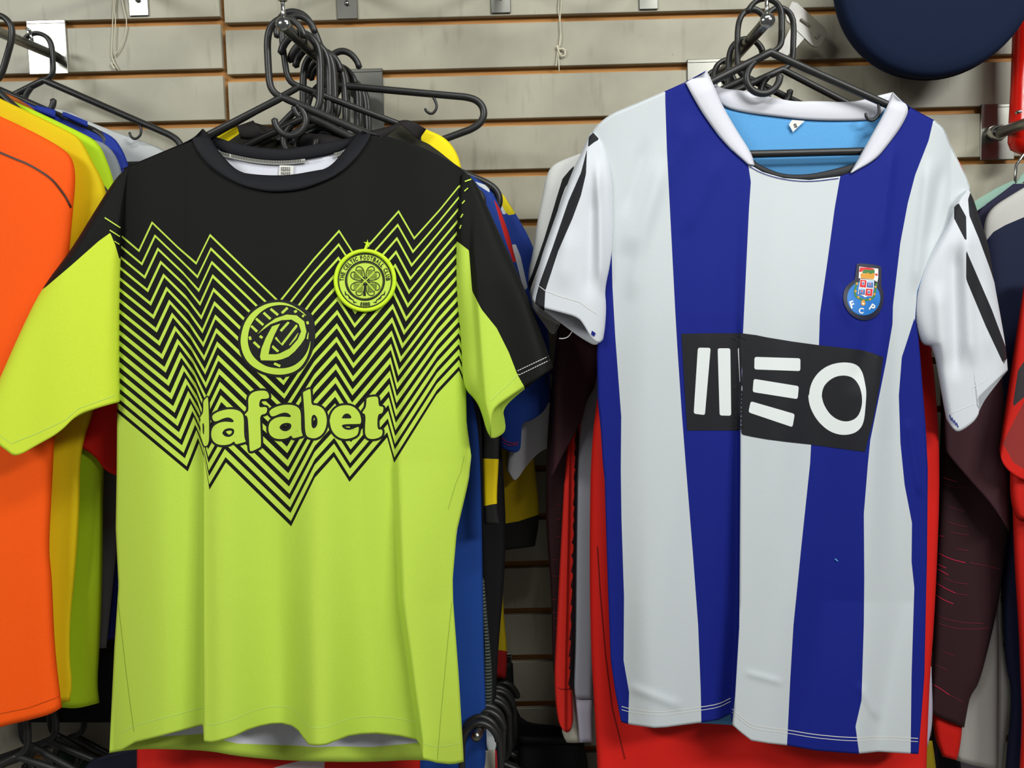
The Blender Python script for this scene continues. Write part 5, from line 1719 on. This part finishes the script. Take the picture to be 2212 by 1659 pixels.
for p in (ZD([(728, 95), (770, 110), (825, 126)]), ZD([(698, 600), (780, 640), (880, 664)]), ZD([(688, 668), (712, 684), (750, 699)]), ZD([(688, 703), (725, 722), (765, 746)]), ZD([(684, 798), (740, 832), (812, 866)]),
          ZD([(682, 878), (735, 912), (800, 938)]), Z8([(178, 1375), (205, 1390), (236, 1412)]), ZD([(706, 484), (734, 489)])):
    decal('printed_dash', o, MAT_PINK, ribbon(flow(p), 1.8), bs, 0.0007)
for p in (ZD([(768, 288), (820, 308), (872, 320)]), ZD([(752, 388), (820, 412), (892, 426)]), ZD([(780, 458), (840, 474), (902, 478)]), ZD([(818, 568), (860, 580), (898, 583)]), ZD([(908, 664), (1000, 680), (1112, 708)]),
          ZD([(738, 768), (820, 798), (902, 806)]), ZD([(812, 866), (850, 876), (892, 878)]), ZD([(738, 143), (800, 160), (872, 166)]), Z8([(185, 1140), (230, 1158), (290, 1168), (350, 1170)]), Z8([(200, 1170), (250, 1187), (320, 1190), (375, 1184)]),
          Z8([(236, 1412), (258, 1422), (280, 1436)]), Z8([(185, 1310), (210, 1318), (230, 1330)]), Z8([(215, 1265), (232, 1271), (250, 1280)])):
    decal('printed_dash', o, MAT_FAINT, ribbon(flow(p), 1.5), bs, 0.0007)
bs = [surface(sa)]
for y0 in (1090, 1122, 1160, 1210, 1245, 1296, 1324, 1336, 1356, 1393):
    decal('printed_dash', o, MAT_FAINT, ribbon([(1204 if y0 > 1200 else 1212, y0), (1193 if y0 > 1200 else 1203, y0 - 1)], 1.6), bs, 0.0015)

o = garment('sweat_pants', 'off-white trousers hanging behind the maroon sleeve at the lower right', 'trousers', (2110, 1000), -0.112)
wp = fab('off_white_fleece', '#c2c0bb')
cloth('trouser_leg', o, wp, [(2050, 1000), (2060, 1300), (2064, 1500), (2064, 1642)], [(2130, 1000), (2156, 1307), (2158, 1400), (2157, 1600), (2156, 1662)], -0.118, hem=[(2064, 1642), (2110, 1655), (2156, 1662)], th=0.012, seed=75)
cloth('trouser_leg', o, wp, [(2090, 1000), (2120, 1300), (2130, 1500), (2130, 1660)], [(2150, 1000), (2162, 1307), (2162, 1355), (2171, 1431), (2186, 1497), (2172, 1600), (2166, 1670)], -0.098, th=0.011, seed=76)
cloth('waistband', o, wp, [(2050, 985), (2050, 1003)], [(2152, 985), (2152, 1003)], -0.108, th=0.014, nv=3)

# ---------------------------------------------------------------- far right arm
o = garment('polo_shirt', 'navy polo shirt with a white shoulder yoke at the right edge', 'shirt', (2290, 395), -0.118)
z_ = [(2110, 500), (2120, 470), (2143, 440), (2212, 400), (2320, 350), (2320, 430), (2212, 469), (2172, 486), (2146, 501), (2131, 519), (2120, 540)]
cloth('torso', o, fab('navy_cloth_white_yoke', '#161d3a', zones=[('white', '#c6c4bf')]), [(2240, 388), (2180, 424), (2148, 444), (2130, 466), (2124, 500), (2128, 560), (2138, 700), (2152, 1000), (2163, 1280), (2170, 1430), (2187, 1500), (2172, 1640), (2168, 1740)],
      [(2380, 388), (2470, 440), (2480, 560), (2470, 1740)], -0.118, th=0.015, zones={'white': z_}, nu=50, nv=140, seed=81, amp=0.005)
o = garment('football_shirt', 'navy shirt on the mint hanger, only a strip of its shoulder visible', 'shirt', (2240, 400), -0.072)
cloth('torso', o, fab('ink_navy_cloth', '#23223c'), [(2186, 397), (2150, 424), (2112, 450), (2100, 490), (2106, 700), (2120, 1200)], [(2330, 397), (2430, 470), (2430, 1200)], -0.072, th=0.009, seed=82)
o = garment('football_shirt', 'red shirt cut off by the right edge, dull red sleeve end turned back', 'shirt', (2340, 560), -0.205)
cloth('torso', o, fab('deep_red_cloth', '#c81a10'), [(2270, 560), (2206, 640), (2186, 800), (2186, 1050), (2190, 1200), (2200, 1350), (2205, 1480), (2208, 1560), (2198, 1740)], [(2440, 560), (2520, 680), (2500, 1740)], -0.205, th=0.016, seed=83, amp=0.007)
zg_ = [(2166, 958), (2190, 910), (2212, 868), (2290, 840), (2290, 1030), (2212, 1013), (2190, 1000)]
cloth('sleeve', o, fab('red_sleeve_dull_end', '#cf1d12', zones=[('grey', '#93302c'), ('dark', '#3a3336')]), [(2216, 590), (2194, 728), (2175, 855), (2158, 972)], [(2330, 600), (2310, 900), (2270, 1040)], -0.226,
      hem=[(2158, 972), (2164, 1000), (2182, 1024), (2215, 1046), (2270, 1048)], th=0.016, zones={'grey': zg_, 'dark': [(2187, 880), (2199, 800), (2240, 740), (2260, 840), (2212, 858)]}, nu=40, nv=80, seed=84)
cloth('cuff', o, MAT['deep_red_cloth'], [(2182, 1015), (2181, 1060), (2186, 1098), (2196, 1120)], [(2290, 1030), (2290, 1080), (2288, 1130)], -0.222, th=0.015, seed=85)

# ================================================================ LOW RACK IN THE SHADE BELOW
LOW_A, LOW_E = bracket('chrome wall plate of the low arm in the dark gap between the two shirts', (1084, 1107), (1418, 1540), (1092, 1470), (1028, 1592), -0.24, pin=False)
low = [(0.92, False, 2), (0.82, True, -2), (0.72, False, 1), (0.63, True, 3), (0.54, False, -1), (0.45, True, 0), (0.37, False, 2), (0.29, True, -2), (0.2, False, 0)]
for i, (s, mir, ro) in enumerate(low):
    hanger((['front', *ORD][i] + ' black hanger from the front on the low arm right of the royal blue shirt').replace('front black hanger from the front', 'frontmost black hanger'), on_bar(LOW_A, LOW_E, s, mir, ro), yaw=random.uniform(-6, 6), roll=ro, mirror=mir, group='black hangers on the low middle arm')
for i, (px, py, Y, mir, ro) in enumerate(((36, 1633, -0.20, True, 0), (70, 1612, -0.17, False, 4), (102, 1600, -0.14, True, -3), (130, 1592, -0.10, False, 6), (160, 1590, -0.065, True, 3))):
    hanger(['leftmost', 'second from left', 'middle', 'second from right', 'rightmost'][i] + ' of the black hangers under the orange shirt hem', U(px, py, Y), yaw=random.uniform(-8, 8), roll=ro, mirror=mir, group='black hangers on the low left arm')
LL_A, LL_E = bracket('dark chrome arm under the orange shirt hem at the lower left', (112, 190), (1440, 1560), (150, 1500), (60, 1500), -0.17, pin=False)

o = garment('jacket', 'black jacket on the low arm in the gap between the two shirts', 'jacket', (1090, 1430), -0.030)
cloth('torso', o, fab('jet_black_cloth', '#121113'), [(1072, 1432), (1030, 1500), (1010, 1600), (1010, 1780)], [(1108, 1432), (1112, 1530), (1134, 1562), (1200, 1566), (1250, 1580), (1272, 1640), (1272, 1780)], -0.030, th=0.014, seed=91, amp=0.006, nu=40)
o = garment('trousers', 'folded black trousers low down left of the bright red shirt', 'trousers', (1190, 1600), -0.090)
cloth('trouser_leg', o, MAT['jet_black_cloth'], [(1120, 1602), (1118, 1660), (1115, 1790)], [(1262, 1606), (1266, 1660), (1268, 1790)], -0.090, th=0.016, seed=92, amp=0.008)
cloth('waistband', o, MAT['jet_black_cloth'], [(1118, 1590), (1118, 1606)], [(1263, 1592), (1263, 1608)], -0.090, th=0.018, nv=3)
o = garment('football_shirt', 'dark navy shirt low down at the left under the lime hem', 'shirt', (240, 1612), -0.150)
cloth('torso', o, fab('dark_navy_cloth', '#171b2b'), [(200, 1640), (170, 1670), (150, 1720), (150, 1850)], [(296, 1612), (420, 1660), (440, 1850)], -0.150, th=0.012, seed=93)
o = garment('football_shirt', 'dark green shirt low down at the left among the hangers', 'shirt', (150, 1640), -0.040)
cloth('torso', o, fab('bottle_green_cloth', '#2b4436'), [(124, 1616), (100, 1650), (90, 1720), (90, 1850)], [(186, 1628), (210, 1660), (220, 1850)], -0.040, th=0.010, seed=94)
o = garment('football_shirt', 'cream and red shirt low down beside the royal blue shirt', 'shirt', (1080, 1625), -0.170)
cloth('torso', o, fab('cream_red_cloth', '#b9b3a4', zones=[('red', '#a3191c')]), [(1040, 1622), (1030, 1660), (1030, 1800)], [(1072, 1620), (1084, 1650), (1092, 1800)], -0.170, th=0.010, zones={'red': [(1069, 1600), (1120, 1600), (1120, 1820), (1071, 1820)]}, nu=16, nv=30, seed=95)
o = garment('football_shirt', 'mustard yellow shirt low down right of the bright red shirt hem', 'shirt', (2002, 1602), -0.120)
cloth('torso', o, fab('mustard_cloth', '#8d7a0c'), [(1980, 1602), (1960, 1640), (1950, 1820)], [(2014, 1600), (2020, 1640), (2040, 1820)], -0.150, th=0.010, seed=96)
o = garment('football_shirt', 'dark plum shirt low down under the red cuff at the lower right', 'shirt', (2040, 1560), -0.080)
cloth('torso', o, fab('plum_black_cloth', '#17121c'), [(2015, 1560), (2008, 1640), (2000, 1820)], [(2062, 1570), (2076, 1650), (2090, 1820)], -0.080, th=0.010, seed=97)
o = garment('football_shirt', 'lilac white shirt low down under the off-white trousers', 'shirt', (2100, 1640), -0.060)
cloth('torso', o, fab('lilac_white_cloth', '#b9b3c4'), [(2070, 1636), (2058, 1660), (2050, 1820)], [(2130, 1636), (2160, 1670), (2170, 1820)], -0.060, th=0.010, seed=98)
o = garment('training_top', 'pale lilac sleeve end between the bright red hem and the red cuff', 'shirt', (2000, 1500), -0.150)
cloth('sleeve', o, MAT['lilac_white_cloth'], [(1985, 1440), (1990, 1560), (1994, 1608)], [(2012, 1440), (2016, 1560), (2004, 1612)], -0.190, th=0.008, seed=99)

# ================================================================ OTHER THINGS ON THE WALL
# round navy hat crown at the upper right: a flat disc with a soft rim
c = U(2033, -60, -0.135)
rad = 208 / scale_at(-0.135)
o = root('round_cap', c, 'round flat navy fabric cap hanging high at the upper right', 'hat')
nv_ = fab('navy_felt', '#121d36', rough=0.85, spec=0.15)
prof = [(0.0, -0.002), (0.3, -0.0022), (0.6, -0.0015), (0.85, 0.0), (0.94, 0.002), (0.985, 0.006), (1.0, 0.012), (1.0, 0.022), (0.99, 0.034), (0.96, 0.040), (0.9, 0.0415), (0.0, 0.0415)]
V, F = [], []
seg = 72
tilt = Matrix.Rotation(math.radians(6), 3, 'X') @ Matrix.Rotation(math.radians(-4), 3, 'Z')
for r_, y_ in prof:
    for k in range(seg):
        a = 2 * math.pi * k / seg
        V.append(c + tilt @ Vector((max(r_, 0.004) * rad * math.cos(a), y_, max(r_, 0.004) * rad * math.sin(a))))
for i in range(len(prof) - 1):
    for k in range(seg):
        F.append((i * seg + k, i * seg + (k + 1) % seg, (i + 1) * seg + (k + 1) % seg, (i + 1) * seg + k))
F.append(tuple(range(seg))[::-1])
F.append(tuple((len(prof) - 1) * seg + k for k in range(seg)))
mesh_obj('crown', V, F, nv_, o)
path = [c + tilt @ Vector((rad * 1.0 * math.cos(2 * math.pi * k / 72), 0.026, rad * 1.0 * math.sin(2 * math.pi * k / 72))) for k in range(73)]
V, F = sweep([path], 0.0022, 8, cap=False)
mesh_obj('piping', V, F, fab('dark_navy_piping', '#141c30'), o)

# red tube with a rounded foot at the right edge
a, b = U(2222, -40, -0.060), U(2214, 330, -0.060)
o = root('plastic_bat', b, 'glossy red plastic tube with a rounded end at the right edge', 'bat')
d = (b - a)
V, F = sweep([[a, a + d * 0.3, a + d * 0.62, a + d * 0.86, a + d * 0.93, a + d * 0.975, b]], [0.0200, 0.0205, 0.0215, 0.0235, 0.0238, 0.0200, 0.0100], 24)
mesh_obj('shaft', V, F, MAT['red_plastic'], o)
V, F = sweep([[a + d * 0.835, a + d * 0.845]], 0.0242, 24)
mesh_obj('ring', V, F, MAT['red_plastic'], o)

# clear plastic hanging tab beside the right arm
p = U(1735, 62, -0.045)
o = root('hang_tab', p, 'clear plastic hanging tab tilted beside the right arm', 'plastic tab')


def tab_poly(pts, y0, t):
    """flat plastic piece: outline in picture points at depth y0, t thick"""
    F_ = [U(x, y, y0) for x, y in pts]
    B_ = [v + Vector((0, t, 0)) for v in F_]
    n = len(pts)
    return F_ + B_, [tuple(range(n))[::-1], tuple(range(n, 2 * n))] + [(i, (i + 1) % n, n + (i + 1) % n, n + i) for i in range(n)]


V, F = tab_poly([(1711, 3), (1722, 6), (1782, 60), (1787, 70), (1772, 98), (1762, 102), (1752, 96), (1700, 44), (1697, 32)], -0.045, 0.004)
mesh_obj('plate', V, F, MAT['clear'], o, smooth=False)
V, F = tab_poly([(1712, 52), (1740, 80), (1716, 108), (1690, 128), (1682, 112)], -0.044, 0.003)
mesh_obj('stem', V, F, MAT['clear'], o, smooth=False)
V, F = sweep([[U(1730, 42, -0.046), U(1748, 56, -0.046)]], 0.0024, 8)
mesh_obj('ridge', V, F, MAT['clear'], o)
V, F = tab_poly([(1766, 68), (1772, 74), (1765, 84), (1759, 79)], -0.0465, 0.002)
mesh_obj('raised_window', V, F, MAT['clear'], o, smooth=False)
# little black wire hook beside the round cap
o = root('wire_hook', U(1829, 20, -0.02), 'short black wire hook beside the round navy cap', 'hook')
V, F = sweep([[U(1826, -30, -0.003), U(1828, 0, -0.012), U(1829, 22, -0.020), U(1830, 42, -0.022)]], 0.0017, 8)
mesh_obj('wire', V, F, MAT['dark_wire'], o)
V, F = sweep([[U(1820, 4, -0.003), U(1838, 4, -0.003)]], 0.0022, 8)
mesh_obj('cross_bar', V, F, MAT['dark_wire'], o)

# threads hanging down the slats
MAT['cream_thread'] = new_mat('cream_thread', '#cdc7b0', 0.9)


def thread(label, lines, knot):
    o = root('thread', U(*lines[0][0], -0.004), label, 'thread')
    for pts in lines:
        P = curve3([tuple(U(x, y, -0.0035 + random.uniform(-0.001, 0.0005))) for x, y in pts], 30)
        V, F = sweep([P], 0.00085, 6)
        mesh_obj('strand', V, F, MAT['cream_thread'], o)
    P = curve3([tuple(U(x, y, -0.0045)) for x, y in knot], 20)
    V, F = sweep([P], 0.0013, 6)
    mesh_obj('knot', V, F, MAT['cream_thread'], o)


thread('pale thread hanging down over the upper left slats', [[(246, -10), (244, 30), (243, 60), (241, 100), (240, 116), (244, 132), (255, 150)], [(262, -10), (268, 25), (274, 42), (272, 70), (262, 100), (246, 122)],
                                                              [(250, -5), (247, 20), (250, 45), (247, 80), (246, 118)]], [(240, 135), (244, 145), (250, 150), (244, 143)])
thread('pale knotted thread hanging down near the top centre', [[(1208, -10), (1206, 20), (1209, 45), (1211, 70), (1208, 95), (1206, 118), (1208, 154)], [(1212, -10), (1211, 25), (1209, 60), (1213, 80), (1209, 100)],
                                                                [(1205, 100), (1203, 125), (1201, 143)]], [(1203, 100), (1207, 112), (1214, 124), (1221, 118), (1221, 108), (1214, 104), (1205, 108), (1204, 98)])

# mint hanger with a wire hook at the right edge
o = root('clothes_hanger', U(2192, 396, -0.072), 'mint green plastic hanger with a bent metal hook at the right edge', 'hanger')
V, F = sweep([[U(x, y, -0.072) for x, y in ((2192, 402), (2193, 380), (2195, 357), (2203, 345), (2213, 332), (2224, 312), (2236, 290), (2232, 268), (2216, 262))]], 0.0022, 10)
mesh_obj('hook', V, F, MAT['chrome'], o)
V, F = tab_poly([(2196, 396), (2188, 390), (2150, 408), (2108, 434), (2060, 470), (2064, 482), (2110, 456), (2150, 428), (2190, 408), (2212, 392), (2260, 420), (2320, 470), (2328, 462), (2262, 400), (2212, 372)], -0.074, 0.006)
mesh_obj('frame', V, F, MAT['mint'], o, smooth=False)
